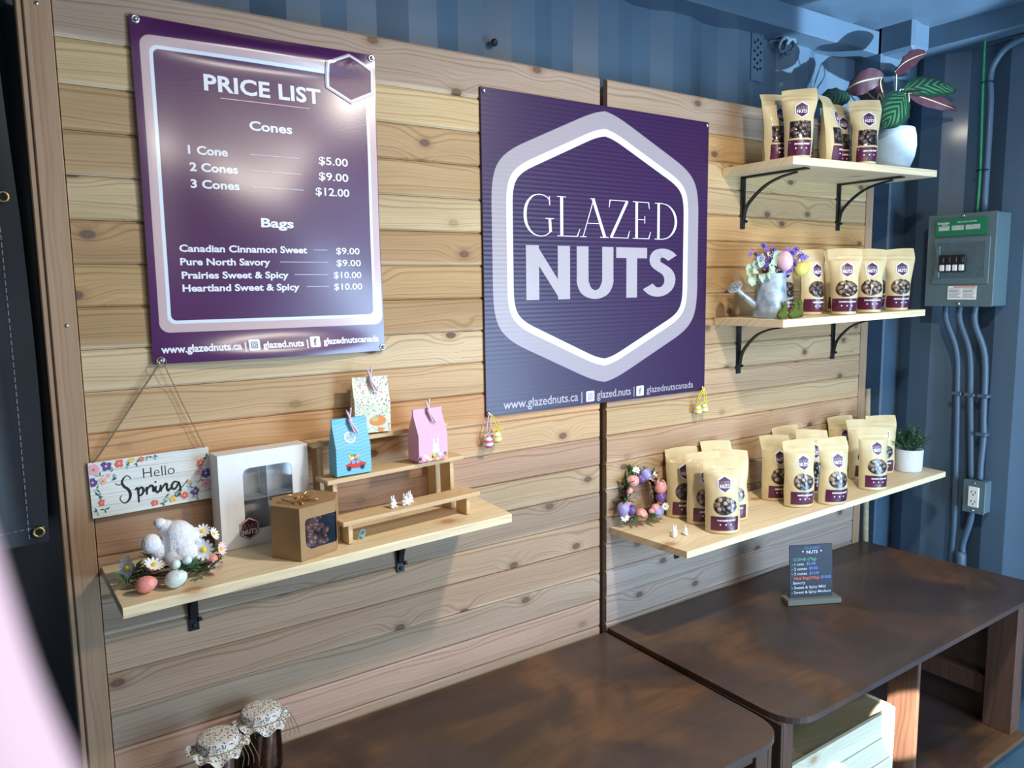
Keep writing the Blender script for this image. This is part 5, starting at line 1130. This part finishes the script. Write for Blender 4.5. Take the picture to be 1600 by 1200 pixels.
# chalkboard
cb = thing('chalkboard_sign', (1.922, -.228, .4808), 'small black chalkboard price sign on a wooden foot on the right table', 'sign', rot=(0, 0, math.radians(-27)))
part('foot', box(-.082, .082, -.020, .026, 0, .016, .0015), M['graywood'], cb)
part('board', box(-.068, .064, -.0015, .0015, .012, .170, .0004), M['chalk'], cb, rot=(math.radians(-4), 0, 0))
inks = {}
for nm, cl in dict(w=(205, 212, 225), g=(110, 175, 160), b=(110, 150, 225), r=(225, 110, 80)).items():
    gx = G('chalk_'+nm, .8); gx.color(lin(*cl)); inks[nm] = gx.m
def chalk(txt, x, z, cap, wd, nm, bold=.0): part('chalk_line', flat([text(txt, x, z, cap, wd, bold)], lambda a, b: (a, -.0022, b)), inks[nm], cb, rot=(math.radians(-4), 0, 0))
chalk('GLAZED', -.022, .157, .0065, .046, 'b', -.01); chalk('*  NUTS  *', -.030, .144, .009, .062, 'w', .02)
for tx, x_, z_, wd, nm in (('CONE (75g)', -.056, .124, .070, 'g'), ('- 1 cone', -.061, .1105, .036, 'w'), ('$5.00', -.016, .1105, .028, 'b'), ('- 2 cones', -.062, .0965, .047, 'w'), ('$9.00', -.008, .0965, .026, 'b'), ('- 3 cones', -.062, .0825, .047, 'w'), ('$12.00', -.006, .0825, .028, 'b'), ('Nut Bag(100g)', -.054, .0690, .078, 'r'), ('$10.00', .029, .0690, .030, 'b'), ('Savory', -.058, .0555, .038, 'w'), ('- Sweet & Spicy Mild', -.062, .0415, .104, 'w'), ('- Sweet & Spicy Medium', -.062, .0275, .120, 'w')): chalk(tx, x_, z_, .0078, wd, nm, .008)

# ------------------------------------------------------------------ jars of cinnamon
def jar(x, y, label, seed, n_st):
    t = thing('cinnamon_jar', (x, y, .4708), label, 'jar', 'fabric topped jars on the left table'); rr = random.Random(seed)
    part('glass_body', lathe([(.034, .001), (.036, .006), (.036, .088), (.031, .102), (.030, .112)], 28, cap=False).merge(lathe([(.0001, .001), (.034, .001)], 28, cap=False)), M['glass'], t, smooth=True)
    part('lid', lathe([(.0335, .104), (.0335, .121), (.031, .123), (.0001, .123)], 28, cap=False), M['gold'], t, smooth=True)
    def cloth(u, v):
        a = u*2*math.pi
        if v < .45: r_ = .0355*v/.45; z_ = .1265+.0015*math.sin(a*3+seed)*v-.003*(v/.45)**4
        elif v < .68: q = (v-.45)/.23; r_ = .0360; z_ = .1235-.017*q
        else: q = (v-.68)/.32; r_ =   .0360+.0165*q*(1+.18*math.sin(a*4+seed)); z_ = .1065-.006*q+.0055*q*math.sin(a*9+seed)+.004*q*math.sin(a*2+seed)
        r_ += .0008*math.sin(a*16)*(v > .5); return (max(r_, .0002)*math.cos(a), max(r_, .0002)*math.sin(a), z_)
    part('fabric_cover', grid(72, 26, cloth, wrapu=True), M['floral'], t, smooth=True)
    tg = tube([(.0372*math.cos(a), .0372*math.sin(a), .1065+.001*math.sin(a*3)) for a in [2*math.pi*i/28 for i in range(28)]], .0011, 5, closed=True)
    for k in range(4):
        b = Vector((.020+.006*k, -.034+.008*k, .107)); tg.merge(tube(curve([b, b+Vector((.008, -.010, .003+.002*k)), b+Vector((.012+.004*k, -.016, -.012-.006*k)), b+Vector((.008+.006*k, -.016, -.030-.005*k))], 4), .0007, 4))
    part('twine', tg, M['twine'], t)
    for i in range(n_st):
        a = 2*math.pi*i/n_st+rr.random()*.3; r_ = .020 if i else 0; p0 = Vector((x+r_*math.cos(a), y+r_*math.sin(a), .476)); p1 = Vector((x+.019*math.cos(a+.5), y+.019*math.sin(a+.5), .476+rr.uniform(.075, .092)))
        g = tube([p0, p0.lerp(p1, .5), p1], .0068, 9, cap=False); g.merge(tube([p0, p0.lerp(p1, .5), p1], .0045, 9, cap=False)); g.merge(ell(tuple(p0), .0066, 8, 4)) if False else None
        o = part('cinnamon_stick', g, M['cinnamon'], None, smooth=True); tag(o, 'brown cinnamon stick inside the %s jar with fabric cover' % ('rear' if seed == 1 else 'front'), 'cinnamon stick', 'cinnamon sticks in the %s jar' % ('rear' if seed == 1 else 'front'))
jar(.384, -.066, 'rear glass jar of cinnamon sticks with floral fabric cover', 1, 7)
jar(.292, -.112, 'front glass jar of cinnamon sticks with floral fabric cover', 2, 7)

# ------------------------------------------------------------------ black vinyl curtain at the left
cu = thing('vinyl_curtain', (0, 0, 0), 'black vinyl curtain with brass grommets hanging at the left edge', 'curtain')
def cur(u, v):
    x = -.75+u*.812; z = .985+v*1.2; fold = .012*math.sin(x*19+v*1.5)+.006*math.sin(x*47+v*4)
    edge = math.exp(-((u-1)/.03)**2); return (x+.004*math.sin(v*7)*edge-.028*max(0, v-.45)*edge, -.030+fold*(.5+.5*v)-.004*math.sin(v*9)*edge, z-.006*(1-u)*10*(1-v)*.1)
part('sheet', grid(70, 60, cur), M['tarp'], cu, smooth=True)
th = Geo()
for z_ in [.995+.012*i for i in range(98)]:
    p = cur(.965, (z_-.985)/1.2); th.add([(p[0]-.0006, p[1]-.0022, z_), (p[0]+.0006, p[1]-.0022, z_), (p[0]+.0006, p[1]-.0022, z_+.008), (p[0]-.0006, p[1]-.0022, z_+.008)], [(0, 1, 2, 3)])
for i in range(60):
    u = .99-i*.012; p = cur(u, .022); th.add([(p[0]-.004, p[1]-.0022, p[2]), (p[0]+.003, p[1]-.0022, p[2]), (p[0]+.003, p[1]-.0022, p[2]+.0012), (p[0]-.004, p[1]-.0022, p[2]+.0012)], [(0, 1, 2, 3)])
o = part('stitching', th, M['tarp_thread'], cu); o['kind'] = 'stuff'
for u, v in ((.975, .475), (.982, .016)):
    p = cur(u, v); part('grommet', lathe([(.010, 0), (.010, .002), (.0075, .0035), (.005, .002), (.005, 0)], 18).xf(T(p[0], p[1]-.003, p[2]) @ Rx(math.pi/2)), M['brass'], cu, smooth=True); part('grommet_hole', lathe([(.005, 0), (.005, .0012)], 14).xf(T(p[0], p[1]-.003, p[2]) @ Rx(math.pi/2)), M['blackhole'], cu)
o = part('curtain_strap', tube([(-.02, -.032, .975), (-.06, -.035, .93), (-.12, -.04, .86)], .007, 8), M['black'], None, smooth=True); tag(o, 'black strap hanging below the curtain hem at far left', 'strap')
o = part('gap_darkening_sheet', grid(24, 10, lambda u, v: (-.80+u*.885, .060+.006*math.sin(u*23), v*1.87)), M['tarp'], None, smooth=True); tag(o, 'added black sheet that darkens the unlit gap behind the curtain', 'sheet')  # added sheet, its black stands in for the shade of the gap

# ------------------------------------------------------------------ the photographer's finger beside the lens
fo_ = Vector(cam.location); 
def cs(x, y, d): return fo_+(right*((x-800)/1201.6)+down*((y-600)/1201.6)+fwd)*d
ax = [cs(-330, 640, .060), cs(-268, 850, .058), cs(-186, 1060, .056), cs(-88, 1330, .054), cs(-20, 1600, .053), cs(50, 1900, .055), cs(110, 2300, .060)]
pp = curve([tuple(p) for p in ax], 6); n = len(pp)
rad = [.0085*min(1, math.sqrt(max(.0001, (i+.3)/5)))*(1+.10*math.sin(i*.30))+.0006*i/10 for i in range(n)]
o = part('finger', tube([tuple(p) for p in pp], rad, 20), M['skin'], None, smooth=True); tag(o, 'pale pink blurred finger of the photographer at the lower left corner', 'finger')
